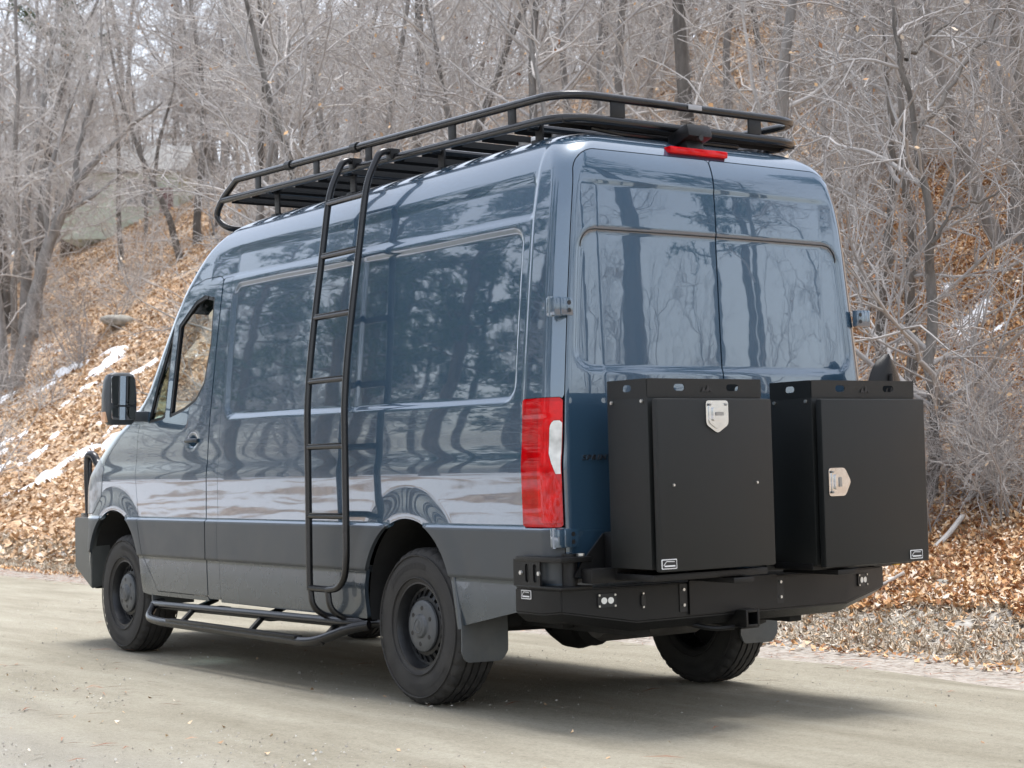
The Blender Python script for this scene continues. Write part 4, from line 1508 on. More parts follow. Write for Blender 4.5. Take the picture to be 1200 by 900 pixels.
LEDW = simple("led_lens", (.80, .80, .78), .15, coat=.5)
for sgn in (-1, 1):
    fr = facet_frame((-1.008, -1.24), (-.66, -1.327)) if sgn < 0 else facet_frame((.66, -1.327), (1.008, -1.24))
    s0 = .215 if sgn < 0 else .14
    m = MB()
    V, F = plate(rrect(s0 - .045, .560, s0 + .045, .620, .006), [], .006, lambda a, b, d: fr(a, b, d + .001))
    m.add(V, F, 0)
    for dx in (-.016, .016):
        ring = [fr(s0 + dx + .0145 * math.cos(t), .590 + .0145 * math.sin(t), .011) for t in np.arange(16) * math.pi / 8]
        m.add(ring, [tuple(range(16))], 1)
    for dx in (-.038, .038):
        for dz in (-.024, .024):
            bolt(m, fr, s0 + dx, .590 + dz, .005, .006, 2)
    m.build("work_light", [SEAL, LEDW, ZINC], bumper)
# number plate lamp slots and centre plate
frc = facet_frame((-.66, -1.327), (.66, -1.327))
m = MB()
V, F = plate(rrect(.30, .500, .84, .652, .004), [], .012, lambda a, b, d: frc(a, b, d + .001))
m.add(V, F)
m.build("centre_plate", BLACKM, bumper)
for s in (.27, .87):
    m = MB()
    V, F = plate(rrect(s - .022, .515, s + .022, .640, .003), [], .004, lambda a, b, d: frc(a, b, d + .001))
    m.add(V, F, 0)
    for z in (.545, .615):
        bolt(m, frc, s, z, .005, .009, 1)
    m.build("bolt_strip", [SEAL, ZINC], bumper)
m = MB()
V, F = plate(slot(.03, .58, .055, .024, 6), [], .008, lambda a, b, d: frc(a * 0 + .035 + (b - .58), .582 + (a - .03), d + .001))
m.add(V, F, 0)
bolt(m, frc, .035, .552, .003, .006, 1); bolt(m, frc, .035, .612, .003, .006, 1)
m.build("marker_lamp", [SEAL, ZINC], bumper)
m = MB()                                                                      # square receiver
for (a, b) in (((-.075, -1.40, .425), (-.062, -1.16, .505)), ((-.004, -1.40, .425), (.009, -1.16, .505))):
    m.box(a, b, .003)
m.box((-.062, -1.40, .425), (-.004, -1.16, .438), .003); m.box((-.062, -1.40, .492), (-.004, -1.16, .505), .003)
m.box((-.083, -1.385, .418), (.017, -1.36, .4245), .002)
m.tube(fillet([(-.30, -1.25, .45), (-.22, -1.33, .425), (-.09, -1.33, .425)], .05), .012, 8)
m.build("tow_receiver", BLACKM, bumper)


def sticker(fr, s, z, parent, w=.088, h=.044):
    m = MB()
    V, F = plate(rrect(s - w / 2, z - h / 2, s + w / 2, z + h / 2, .004), [], .002, lambda a, b, d: fr(a, b, d + .0015))
    m.add(V, F, 1)
    V, F = plate(rrect(s - w / 2 + .004, z - h / 2 + .004, s + w / 2 - .004, z + h / 2 - .004, .003), [], .001, lambda a, b, d: fr(a, b, d + .0037))
    m.add(V, F, 0)
    # mountain stroke over a wavy line of script
    for (x0, z0_, x1, z1, t) in ((-.036, -.006, -.018, .012, .003), (-.018, .012, .028, .010, .003), (-.030, -.008, .032, -.008, .006)):
        d = np.array([x1 - x0, z1 - z0_]); n_ = np.array([-d[1], d[0]]) / np.linalg.norm(d) * t / 2
        V = [fr(s + x0 * w / .088 + q[0], z + z0_ + q[1], .0055) for q in (n_, -n_)] + [fr(s + x1 * w / .088 + q[0], z + z1 + q[1], .0055) for q in (-n_, n_)]
        m.add(V, [(0, 1, 2, 3)], 1)
    return m.build("maker_sticker", [SEAL, WHITEP], parent)


sticker(lambda a, b, d: (-1.035 - d, -a, b), 1.02, .618, bumper, .075, .040)

# swing-arm pivot brackets, arms and gussets
for sgn in (-1, 1):
    m = MB()
    X = lambda a, b: (min(sgn * a, sgn * b), max(sgn * a, sgn * b))
    xa, xb = X(.88, 1.05)
    m.box((xa, -1.30, .765), (xb, -.96, .788), .004)
    m.box((xa, -1.30, .648), (xb, -.96, .660), .004)
    # slotted side plate
    V, F = plate(rrect(-1.14, .655, -.94, .775, .004), [slot(-1.03, .715, .022, .090, 4) if False else rrect(-1.055, .675, -1.030, .755, .010, 3), rrect(-1.115, .675, -1.090, .755, .010, 3)], .010,
                 lambda a, b, d: (sgn * (1.038 + d), a, b))
    m.add(V, F)
    m.tube([(sgn * .955, -1.235, .642), (sgn * .955, -1.235, .80)], .034, 16)
    frs = lambda a, b, d: (sgn * (1.048 + d), a, b)
    for yy in (-1.00, -1.135):
        bolt(m, frs, yy, .715, 0, .012, 1)
    m.tube([(sgn * .905, -1.25, .79), (sgn * .905, -1.25, .80)], .02, 10, 1)
    m.build("pivot_bracket", [BLACKM, ZINC], bumper)
    m = MB()
    xa, xb = X(.10, .93)
    m.box((xa, -1.36, .672), (xb, -1.285, .735), .006)
    # gusset plate rising to the box
    V, F = plate([(.965, .70), (.93, .755), (.80, .885), (.66, .885), (.66, .70)], [], .010, lambda a, b, d: (sgn * a, -1.275 - d, b))
    m.add(V, F)
    m.box((X(.66, .80)[0], -1.37, .68), (X(.66, .80)[1], -1.287, .89), .004)
    xa, xb = X(.14, .80)
    m.box((xa, -1.62, .682), (xb, -1.37, .712), .005)
    xa, xb = X(.26, .38)
    m.box((xa, -1.66, .655), (xb, -1.30, .679), .004)
    m.build("swing_arm", BLACKM, van, True)

# ------------------------------------------------------------------ storage boxes
def storage_box(x0, x1, z0, z1, latch_at, latch_rot, stick_s):
    yb, yf = -1.365, -1.640
    m = MB()
    m.box((x0, yf, z0 + .01), (x1, yb, z1), .004)
    bx = m.build("storage_box", BOXM, van, True)
    # door with a folded rim
    m = MB()
    m.box((x0 + .006, yf - .055, z0), (x1 + .012, yf - .018, z1 - .014), .009)
    m.box((x0 + .03, yf - .020, z0 + .03), (x1 - .03, yf + .002, z1 - .04), .002)
    dr = m.build("box_door", BOXM, bx)
    yd = yf - .055
    # tray rail with slots
    zt0, zt1 = z1 - .006, z1 + .074
    L = x1 - x0
    V, F = plate(rrect(0, 0, L, .080, .004), [slot(L * .27, .042, .062, .030), slot(L * .74, .042, .074, .030)], .004, lambda a, b, d: (x0 + a, yf - .004 + d + .001, zt0 + b))
    tr = MB(); tr.add(V, F)
    Ly = yb - yf
    for xx, dd in ((x0, 1), (x1, -1)):
        V, F = plate(rrect(.004, 0, Ly - .004, .080, .004), [slot(Ly * .5, .042, .060, .030)], .004, lambda a, b, d: (xx + dd * (d + .0005) - dd * .001, yf + a, zt0 + b))
        tr.add(V, F)
    tr.build("tray_rail", BOXM, bx, smooth=False)
    # stamped emblem between the slots
    cx, cz = x0 + L * .505, zt0 + .040
    m = MB()
    for (a, b, c_) in ((-.030, -.004, .020), (-.006, .022, .030), (.012, .034, .016)):
        m.add([(cx + a, yf - .0075, cz - .016), (cx + b, yf - .0075, cz - .016), (cx + (a + b) / 2, yf - .0075, cz - .016 + c_ * 1.1)], [(0, 1, 2)])
    m.build("stamped_emblem", SEAL, bx)
    # latch: five-sided polished plate with a paddle
    lx, lz = latch_at
    rot = lambda a, b: (a, b) if not latch_rot else (b * -1, a)
    pent = [(-.064, .070), (.064, .070), (.064, -.034), (0, -.072), (-.064, -.034)]
    pl = []
    for i, p_ in enumerate(pent):
        pl.append(np.array(rot(*p_)))
    pts3 = fillet([*(np.r_[p_, 0] for p_ in pl), np.r_[pl[0], 0], np.r_[pl[1], 0]], .016, 3)[1:]
    loop = []
    for i in range(5):
        a, b, c_ = pl[i - 1], pl[i], pl[(i + 1) % 5]
        for t in (0.0, .5, 1.0):
            s_, e_ = b + (a - b) / np.linalg.norm(a - b) * .014, b + (c_ - b) / np.linalg.norm(c_ - b) * .014
            loop.append(tuple((1 - t) ** 2 * s_ + 2 * t * (1 - t) * b + t * t * e_))
    m = MB()
    fr = lambda a, b, d: (lx + a, yd - d - .001, lz + b)
    V, F = plate(loop, [], .006, fr)
    m.add(V, F)
    ins = [(p_[0] * .78, p_[1] * .78) for p_ in loop]
    V, F = plate(ins, [], .004, lambda a, b, d: fr(a, b, d + .0065))
    m.add(V, F)
    rr = [rot(*q) for q in rrect(-.034, -.018, .034, .040, .008)]
    V, F = plate(rr, [], .008, lambda a, b, d: fr(a, b, d + .011))
    m.add(V, F)
    q = [rot(*p_) for p_ in rrect(-.022, .004, .022, .020, .004)]
    V, F = plate(q, [], .004, lambda a, b, d: fr(a, b, d + .0195))
    m.add(V, F, 1)
    for sx in (-.046, .046):
        c_ = rot(sx, .052)
        bolt(m, lambda a, b, d: fr(a, b, d), c_[0], c_[1], .010, .006, 1)
    m.build("latch", [CHROME, simple("latch_detail_grey", (.28, .28, .28), .3, metal=.8)], dr)  # duller grey metal for the paddle inset and screws
    sticker(lambda a, b, d: (a, yd - d, b), stick_s, z0 + .034, dr, .084, .042)
    frr = lambda a, b, d: (a, yd - d, b)
    if not latch_rot:
        for sx in (-.740, -.260):
            m = MB(); bolt(m, frr, sx, 1.092, 0, .007); m.build("screw", ZINC, dr)
    frs = lambda a, b, d: (x0 - d, a, b)
    for yy in (yf + .035, yb - .035):
        m = MB(); bolt(m, frs, yy, z1 - .022, .001, .009); m.build("screw", ZINC, bx)
    return bx


storage_box(-.825, -.170, .726, 1.474, (-.486, 1.381), False, -.777)
storage_box(.145, .825, .694, 1.474, (.248, 1.081), True, .745)

# ------------------------------------------------------------------ roof rack
RX = .765
zl = lambda y: 2.800 + .0275 * (y + .62)
def rail_loop(dz, y0, y1, xw):
    pts = [(-xw, y1, zl(y1) + dz), (-xw, y0, zl(y0) + dz), (xw, y0, zl(y0) + dz), (xw, y1, zl(y1) + dz)]
    return pts


m = MB()
m.tube(fillet(rail_loop(0, -1.03, 2.50, RX), .20, 9), .021, 12)
rack = m.build("roof_rack", TUBEM, van, True)
m = MB()
up = .108
pts = [(-.35, 2.50, 2.712), (-RX + .03, 2.52, 2.715), (-RX, 2.615, 2.80), (-RX, 2.50, 2.90), (-RX, 2.30, zl(2.30) + up), (-RX, -1.03, zl(-1.03) + up), (RX, -1.03, zl(-1.03) + up),
       (RX, 2.30, zl(2.30) + up), (RX, 2.50, 2.90), (RX, 2.615, 2.80), (RX - .03, 2.52, 2.715), (.35, 2.50, 2.712)]
P_ = [np.array(p) for p in pts]
path = fillet(P_[:5], .10, 6)[:-1] + fillet(P_[4:8], .20, 9)[0:] + fillet(P_[7:], .10, 6)[1:]
m.tube(path, .0205, 12)
m.tube([(-.40, 2.50, 2.712), (.40, 2.50, 2.712)], .0205, 12)
m.build("upper_rail", TUBEM, rack)
for y in (-.62, -.10, .72, 1.30, 2.02):
    for sgn in (-1, 1):
        m = MB()
        m.box((sgn * RX - .006, y - .030, zl(y) + .012), (sgn * RX + .006, y + .030, zl(y) + up - .012), .003)
        m.build("post_plate", BLACKM, rack)
for x in (-.45, .42):
    m = MB()
    m.box((x - .042, -1.036, zl(-1.03) + .012), (x + .042, -1.024, zl(-1.03) + up - .012), .003)
    m.build("post_plate", BLACKM, rack)
for y in (.86, 1.62):                                                          # rail couplers
    for sgn in (-1, 1):
        m = MB()
        m.tube([(sgn * RX, y - .03, zl(y - .03) + up), (sgn * RX, y + .03, zl(y + .03) + up)], .028, 10)
        m.build("rail_clamp", BLACKM, rack)
m = MB()                                                                       # name tag on the rear rail
m.box((-.03, -1.056, zl(-1.03) + up - .012), (.055, -1.0505, zl(-1.03) + up + .012), .002)
m.build("rail_tag", simple("grey_tag", (.30, .30, .31), .35), rack)


def slat_mesh():
    """perforated plank, length along x"""
    m = MB()
    w, L = .105, 2 * RX - .05
    holes = []
    nh = 30
    for i in range(nh):
        cx = -L / 2 + (i + .5) * L / nh
        for cy in (-.024, .024):
            holes.append([(cx + .013 * math.cos(a), cy + .013 * math.sin(a)) for a in np.arange(6) * math.pi / 3])
    V, F = plate([(-L / 2, -w / 2), (L / 2, -w / 2), (L / 2, w / 2), (-L / 2, w / 2)], holes, .003, lambda a, b, d: (a, b, d))
    m.add(V, F)
    for s in (-1, 1):
        m.box((-L / 2, s * w / 2 - .0015, -.028), (L / 2, s * w / 2 + .0015, .000), 0)
    return make_mesh("slat", m.v, m.f, [BLACKM], None, False)


SLAT = slat_mesh()
for k, y in enumerate(np.linspace(-.93, 2.38, 13)):
    o = obj("slat", SLAT, rack)
    o.location = (0, y, zl(y) + .004)
    o.rotation_euler = (.0275, 0, 0)
for y in (-.75, .10, 1.0, 1.9):
    for sgn in (-1, 1):
        m = MB()
        z_r = 2.705
        m.box((sgn * .70 - .03, y - .03, z_r), (sgn * .70 + .03, y + .03, z_r + .02), .004)
        m.box((sgn * .70 - .006, y - .028, z_r + .01), (sgn * .70 + .006, y + .028, zl(y) + .0), .002)
        m.build("rack_foot", BLACKM, rack)
    m = MB()
    m.tube([(-RX, y, zl(y) - .012), (RX, y, zl(y) - .012)], .016, 8)
    m.build("cross_bar", TUBEM, rack)
m = MB()
m.tube(fillet([(-.55, -.95, 2.765), (-.40, -.98, 2.745), (.35, -.98, 2.745)], .05), .012, 8)
m.build("tie_bar", TUBEM, rack)
MB().box((-.52, -.62, 2.772), (.16, -.30, 2.812), .008).build("light_panel", simple("white_panel", (.75, .75, .75), .4), rack)

# ------------------------------------------------------------------ ladder
LX = lambda z: float(np.interp(z, [.5, 1.5, 1.75, 2.0, 2.35, 2.62], [-1.100, -1.095, -1.075, -1.040, -.985, -.945]))
m = MB()
rails = []
for yL, bend in ((.860, False), (.465, True)):
    top = [(-.765, yL - .005, zl(yL) + .03), (-.85, yL - .005, zl(yL) + .03), (-.93, yL - .003, 2.70)]
    mid = [(LX(z), yL, z) for z in (2.55, 2.35, 2.1, 1.9, 1.7, 1.5, 1.2, .9)]
    if not bend:
        low = [(LX(.6), yL, .70), (LX(.6), yL, .56)]
    else:
        low = [(LX(.6), yL, .75), (LX(.6), yL + .02, .64), (LX(.6), yL + .09, .582), (LX(.6), yL + .20, .570)]
    m.tube(fillet(top + mid + low, .07, 5), .0185, 12)
ladder = m.build("ladder", TUBEM, van, True)
for z in (2.625, 2.335, 2.005, 1.662, 1.315, .952):
    m = MB()
    m.tube([(LX(z), .857, z), (LX(z), .468, z)], .0155, 10)
    m.box((LX(z) - .014, .49, z + .012), (LX(z) + .014, .835, z + .017), .002)
    m.build("rung", TUBEM, ladder)
m = MB()
m.tube(fillet([(-1.100, .862, .572), (-1.100, .665, .572)], .02), .0175, 10)
m.build("rung", TUBEM, ladder)
for yL in (.85, .665):
    m = MB()
    m.tube(fillet([(-1.100, yL, .57), (-1.095, yL - .01, .47), (-1.02, yL - .03, .415), (-.93, yL - .05, .405)], .08, 6), .0165, 10)
    m.build("lower_strut", TUBEM, ladder)
for yL in (.86, .465):
    m = MB()
    m.box((-.80, yL - .028, zl(yL) - .012), (-.74, yL + .022, zl(yL) + .046), .006)
    m.build("rack_clamp", BLACKM, ladder)

# ------------------------------------------------------------------ side step, driver's side
m = MB()
m.tube(fillet([(-.93, 3.12, .375), (-1.01, 3.10, .372), (-1.02, 2.9, .372), (-1.02, .60, .398), (-.90, .45, .40)], .10, 6), .026, 12)
step = m.build("side_step", TUBEM, van, True)
m = MB()
m.tube(fillet([(-1.02, 3.06, .365), (-1.11, 2.95, .300), (-1.125, 2.75, .288), (-1.125, .80, .288), (-1.06, .52, .375), (-1.0, .42, .395)], .12, 6), .026, 12)
m.build("step_tube", TUBEM, step)
m = MB()
m.box((-1.150, .95, .298), (-1.10, 2.60, .3165), .004)
m.build("step_tread", BLACKM, step)
for y in (.72, 1.55, 2.45):
    m = MB()
    m.tube([(-1.12, y, .29), (-1.02, y + .02, .37), (-.85, y + .05, .42)], .018, 8)
    m.box((-1.0, y - .04, .35), (-.80, y + .10, .375), .004)
    m.build("step_bracket", BLACKM, step)

# ------------------------------------------------------------------ front bumper and push bar
FST = [(1.00, 4.14), (1.00, 4.44), (.78, 4.72), (0, 4.82), (-.78, 4.72), (-1.00, 4.44), (-1.00, 4.14)]
FZ = [(.42, .905), (.56, .905), (.46, .90), (.44, .90), (.46, .90), (.56, .905), (.42, .905)]
fb = loft(FST, lambda i: [(0, FZ[i][1]), (-.0, FZ[i][0]), (.14, FZ[i][0] + .03), (.14, FZ[i][1])], "front_bumper", [simple("bumper_satin", (.10, .105, .10), .36, metal=.3, var=.1)], van)
m = MB()
for s in (-1, 1):
    m.tube(fillet([(s * .80, 4.67, .89), (s * .80, 4.69, 1.20), (s * .80, 4.68, 1.345), (s * .79, 4.60, 1.345), (s * .78, 4.55, 1.27), (s * .76, 4.42, 1.24)], .05, 6), .030, 12)
    m.box((s * .80 - .045, 4.60, .885), (s * .80 + .045, 4.72, .93), .006)
m.tube([(-.80, 4.69, 1.10), (.80, 4.69, 1.10)], .030, 12)
m.build("push_bar", TUBEM, fb)
m = MB()
m.box((-.55, 4.60, .80), (.55, 4.655, 1.12), .02)
for k in range(5):
    m.box((-.53, 4.655, .83 + k * .06), (.53, 4.672, .85 + k * .06), .004)
m.build("grille", BLACKM, van, True)

# ------------------------------------------------------------------ mirrors
for sgn in (-1, 1):
    m = MB()
    # housing: stacked rounded outlines in plan, tapering forward
    zs = [1.515, 1.54, 1.60, 1.70, 1.80, 1.835, 1.85]
    wd = [.075, .098, .108, .108, .100, .085, .055]
    dp = [.05, .085, .10, .10, .09, .075, .04]
    n = 20
    V, F = [], []
    for k, z in enumerate(zs):
        for i in range(n):
            a = i * 2 * math.pi / n
            cx, sy = math.cos(a), math.sin(a)
            ex = abs(cx) ** .6 * math.copysign(1, cx)
            ey = abs(sy) ** .6 * math.copysign(1, sy)
            fwd = 1.0 if sy > 0 else .38
            V.append((sgn * (1.155 - .028 * (z - 1.68)) + ex * wd[k], 3.235 + ey * dp[k] * fwd + .0, z))
    for k in range(len(zs) - 1):
        for i in range(n):
            j = (i + 1) % n
            F.append((k * n + i, k * n + j, (k + 1) * n + j, (k + 1) * n + i))
    F.append(tuple(reversed(range(n)))); F.append(tuple((len(zs) - 1) * n + i for i in range(n)))
    m.add(V, F)
    m.box((min(sgn * .97, sgn * 1.08), 3.20, 1.535), (max(sgn * .97, sgn * 1.08), 3.28, 1.60), .012)
    mir = m.build("side_mirror", CLAD, van, True)
    xm = sgn * 1.155
    rotm = Matrix.Translation((xm, 3.184, 0)) @ Matrix.Rotation(sgn * -.10, 4, 'Z')
    for nm, za, zb_ in (("mirror_glass", 1.640, 1.825), ("wide_angle_glass", 1.545, 1.628)):
        V, F = plate(rrect(-.082, za, .082, zb_, .018), [], .004, lambda a, b, d: tuple(rotm @ Vector((a, -d, b))))
        MB().add(V, F).build(nm, MIRROR, mir)
    m = MB()
    m.box((xm + sgn * .100 - .012, 3.215, 1.53), (xm + sgn * .100 + .012, 3.285, 1.60), .008)
    m.build("indicator_lens", AMBER, mir)

# ------------------------------------------------------------------ cab interior
m = MB()
V, F = [], []
m.box((-.84, 3.16, .95), (.84, 3.62, 1.46), .08)
m.box((-.68, 3.20, 1.38), (-.22, 3.46, 1.58), .06)
m.box((-.50, 3.18, 1.40), (-.06, 3.38, 1.67), .05)
m.build("dashboard", CABIN, van, True)
m = MB()
ax = Matrix.Translation((-.50, 3.12, 1.50)) @ Matrix.Rotation(math.radians(-32), 4, 'X')
ring = [tuple(ax @ Vector((.195 * math.cos(a), 0, .195 * math.sin(a)))) for a in np.arange(36) * math.pi / 18]
m.tube(ring, .016, 8, closed=True)
for a in (0.1, math.pi - .1, -math.pi / 2):
    m.tube([tuple(ax @ Vector((0, .03, 0))), tuple(ax @ Vector((.19 * math.cos(a), 0, .19 * math.sin(a))))], .016, 8)
m.tube([tuple(ax @ Vector((0, .0, 0))), tuple(ax @ Vector((0, .35, -.05)))], .05, 12)
m.build("steering_wheel", simple("wheel_leather", (.05, .05, .055), .4), van, True)
for sx in (-.45, .45):
    m = MB()
    m.box((sx - .25, 2.22, .90), (sx + .25, 2.75, 1.06), .06)
    m.box((sx - .24, 2.12, 1.0), (sx + .24, 2.27, 1.55), .06, 0, Matrix.Translation((0, -.02, 0)))
    m.build("seat", CLOTH, van, True)
m = MB()
m.box((-.86, 2.06, 2.42), (.86, 2.72, 2.46), .01)
m.build("headliner", CABIN, van, True)
# ------------------------------------------------------------------ shovel strapped upright behind the right-hand box
sh = obj("shovel", None)
sh.location = (0, 0, 0)
tag(sh, "black pointed shovel blade standing up behind the right-hand rear box", "shovel")
m = MB()
V, F = [], []
nz, nx = 9, 9
for s in (0, 1):
    for k in range(nz):
        t = k / (nz - 1)
        z = 1.44 + t * .258
        hwid = .125 * (1 - t ** 2.6) ** .7 if t < 1 else 0.002
        for i in range(nx):
            q = -1 + 2 * i / (nx - 1)
            V.append((.925 + q * hwid + .012 * t, -1.41 + .05 * q * q * (1 - .4 * t) - s * .004 + .02 * t, z))
for s in (0, 1):
    for k in range(nz - 1):
        for i in range(nx - 1):
            a = s * nz * nx + k * nx + i
            q = (a, a + 1, a + nx + 1, a + nx)
            F.append(q if s == 0 else q[::-1])
o = nz * nx
for k in range(nz - 1):
    for i in (0, nx - 1):
        F.append((k * nx + i, (k + 1) * nx + i, o + (k + 1) * nx + i, o + k * nx + i))
m.add(V, F)
m.tube([(.925, -1.40, 1.46), (.925, -1.415, 1.60)], [.026, .008], 8)
m.build("blade", BLACKM, sh, True)
m = MB()
m.tube([(.925, -1.40, .66), (.925, -1.40, 1.47)], .020, 10)
m.box((.84, -1.42, .70), (.95, -1.38, .74), .004)
m.build("handle", YELLOW, sh, True)
# ------------------------------------------------------------------ bare trees
def bark_material(name, lo, hi, scale=7.0):
    m, nt, N, L, B = new_mat(name)
    B.inputs["Roughness"].default_value = .92
    B.inputs["Specular IOR Level"].default_value = .2
    tc = nt.nodes.new("ShaderNodeTexCoord")
    mp = nd(nt, "ShaderNodeMapping"); mp.inputs["Scale"].default_value = (1, 1, .25)
    L.new(tc.outputs["Object"], mp.inputs["Vector"])
    nz = nd(nt, "ShaderNodeTexNoise", Scale=scale, Detail=8.0, Roughness=.7)
    L.new(mp.outputs[0], nz.inputs["Vector"])
    rp = ramp(nt, [(.32, lo), (.66, hi)])
    L.new(nz.outputs["Fac"], rp.inputs["Fac"])
    L.new(rp.outputs[0], B.inputs["Base Color"])
    bp = nd(nt, "ShaderNodeBump", Strength=.7, Distance=.02)
    L.new(nz.outputs["Fac"], bp.inputs["Height"]); L.new(bp.outputs["Normal"], B.inputs["Normal"])
    return m


BARK = bark_material("grey_bark", (.13, .122, .114), (.30, .285, .27))
BARKD = bark_material("dark_bark", (.07, .064, .058), (.20, .185, .17))
TWIG = bark_material("pale_twig", (.31, .293, .28), (.56, .535, .515), 1.2)
TWIGD = bark_material("brown_twig", (.23, .217, .21), (.44, .423, .412), 1.2)
PINEB = bark_material("pine_bark", (.045, .034, .026), (.15, .105, .075))
PINEN = leaf_material("pine_foliage", [(0, (.018, .040, .012)), (.5, (.04, .075, .022)), (1, (.075, .11, .035))])


class Wood:
    """collects tapered tubes quickly"""
    def __init__(self):
        self.V, self.F, self.n = [], [], 0

    def tube(self, P, R, sides):
        P = np.asarray(P, float); k = len(P)
        T = np.empty_like(P)
        T[1:-1] = P[2:] - P[:-2]; T[0] = P[1] - P[0]; T[-1] = P[-1] - P[-2]
        T /= np.linalg.norm(T, axis=1)[:, None] + 1e-9
        ref = np.array([.31, .17, .93]) if abs(T[0, 2]) < .8 else np.array([.93, .3, .2])
        N = np.cross(T, ref); N /= np.linalg.norm(N, axis=1)[:, None] + 1e-9
        B = np.cross(T, N)
        a = np.arange(sides) * 2 * math.pi / sides
        ring = P[:, None] + np.asarray(R)[:, None, None] * (np.cos(a)[None, :, None] * N[:, None] + np.sin(a)[None, :, None] * B[:, None])
        self.V.append(ring.reshape(-1, 3))
        i = np.arange(k - 1)[:, None] * sides; j = np.arange(sides)[None, :]; j2 = (j + 1) % sides
        q = np.stack([i + j, i + j2, i + sides + j2, i + sides + j], -1).reshape(-1, 4) + self.n
        self.F.append(q); self.n += k * sides

    def mesh(self, name, mat, smooth=True):
        return fast_mesh(name, np.concatenate(self.V), np.concatenate(self.F), [mat], None, smooth)


def wander(rng, p, d, length, segs, crook, up):
    """crooked path"""
    P = [np.array(p, float)]
    d = np.array(d, float); d /= np.linalg.norm(d)
    st = length / segs
    for _ in range(segs):
        d = d + rng.normal(0, crook, 3) + np.array([0, 0, up])
        d /= np.linalg.norm(d)
        P.append(P[-1] + d * st)
    return np.array(P)


def side_dir(rng, t, ang):
    a = rng.normal(0, 1, 3); a -= t * (a @ t); a /= np.linalg.norm(a) + 1e-9
    return t * math.cos(ang) + a * math.sin(ang)


def sprout(rng, crown, P, R0, level, n, length, cfg):
    """children along path P"""
    k = len(P)
    for _ in range(n):
        f = rng.uniform(cfg['from'][level], 1.0)
        x = f * (k - 1); i = min(int(x), k - 2); q = x - i
        p = P[i] * (1 - q) + P[i + 1] * q
        t = P[i + 1] - P[i]; t /= np.linalg.norm(t) + 1e-9
        d = side_dir(rng, t, rng.uniform(*cfg['ang'][level]))
        d[2] += cfg['up'][level]
        L = length * rng.uniform(.55, 1.15) * (1.0 - .55 * f * (level == 0))
        segs = cfg['seg'][level]
        C = wander(rng, p, d, L, segs, cfg['crook'][level], cfg['rise'][level])
        r = min(R0 * (1 - .6 * f), cfg['rad'][level] * (L / length) ** .6)
        tip = cfg['tip']
        crown.tube(C, np.linspace(r, max(tip, r * .25), segs + 1), cfg['sides'][level])
        if level + 1 < len(cfg['n']):
            m = max(1, int(round(cfg['n'][level + 1] * (L / length) * rng.uniform(.7, 1.3))))
            sprout(rng, crown, C, r, level + 1, m, cfg['len'][level + 1], cfg)


CFG = dict(n=[17, 7, 6, 3], len=[3.4, 1.35, .62, .30], ang=[(.7, 1.35), (.5, 1.2), (.4, 1.1), (.3, 1.0)], up=[.10, .05, .05, .0],
           crook=[.20, .24, .26, .2], rise=[.035, .02, .02, .0], seg=[7, 5, 3, 2], rad=[.034, .0135, .0068, .0046], sides=[5, 4, 3, 3], tip=.0032,
           **{'from': [.16, .12, .15, .25]})


def build_tree(seed, stems, cfg, bark, twig, clingers=40):
    """stems: list of (path, radii). returns trunk mesh, crown mesh"""
    rng = np.random.default_rng(seed)
    trunk, crown = Wood(), Wood()
    ends = []
    for P, R in stems:
        P = np.asarray(P, float)
        trunk.tube(P, R, 9)
        L = np.linalg.norm(np.diff(P, axis=0), axis=1).sum()
        sprout(rng, crown, P, R[len(R) // 3], 0, max(2, int(cfg['n'][0] * L / 9.0 * rng.uniform(.9, 1.15))), cfg['len'][0] * min(1.2, L / 9.0 + .15), cfg)
    cm = crown.mesh("crown", twig)
    if clingers:                                              # a few dry leaves still hanging on
        V = np.concatenate(crown.V)
        pick_ = V[rng.integers(0, len(V), clingers)]
        bm = bmesh.new(); bm.from_mesh(cm)
        for c in pick_:
            s = rng.uniform(.035, .075); u = rng.normal(0, 1, 3); u /= np.linalg.norm(u); w = np.cross(u, rng.normal(0, 1, 3)); w /= np.linalg.norm(w)
            q = [bm.verts.new(c + u * s * a + w * s * b) for a, b in ((0, 0), (.6, .4), (1.3, 0), (.6, -.4))]
            f = bm.faces.new(q); f.material_index = 1
        bm.to_mesh(cm); bm.free()
        cm.materials.append(LEAFR)
    return trunk.mesh("trunk", bark), cm


def stem_path(rng, h, r, lean=(0, 0), crook=.09, segs=12, base=(0, 0, -.25)):
    P = wander(rng, base, (lean[0], lean[1], 1.0), h, segs, crook, .06)
    R = np.linspace(1, .12, segs + 1) ** .85 * r
    R[0] *= 1.35
    return P, R


TREES = []
for s in range(6):
    rng = np.random.default_rng(100 + s)
    h = [9.5, 11.0, 8.0, 10.0, 12.5, 7.0][s]
    stems = [stem_path(rng, h, .040 + .0065 * h, rng.normal(0, .10, 2), .08)]
    if s in (1, 3):
        stems.append(stem_path(rng, h * .85, .075, (rng.choice([-.35, .35]), rng.normal(0, .2)), .09))
    if s == 3:
        stems.append(stem_path(rng, h * .7, .06, (rng.normal(0, .3), .35), .10))
    TREES.append(build_tree(200 + s, stems, CFG, BARK if s % 2 else BARKD, TWIG if s % 3 else TWIGD, 45))
BCFG = dict(n=[11, 6, 5], len=[1.15, .55, .28], ang=[(.4, 1.2), (.4, 1.1), (.3, 1.0)], up=[.05, .03, .0], crook=[.22, .24, .2], rise=[.02, .0, .0],
            seg=[5, 3, 2], rad=[.011, .0065, .0045], sides=[4, 3, 3], tip=.003, **{'from': [.15, .12, .2]})
SHRUBS = []
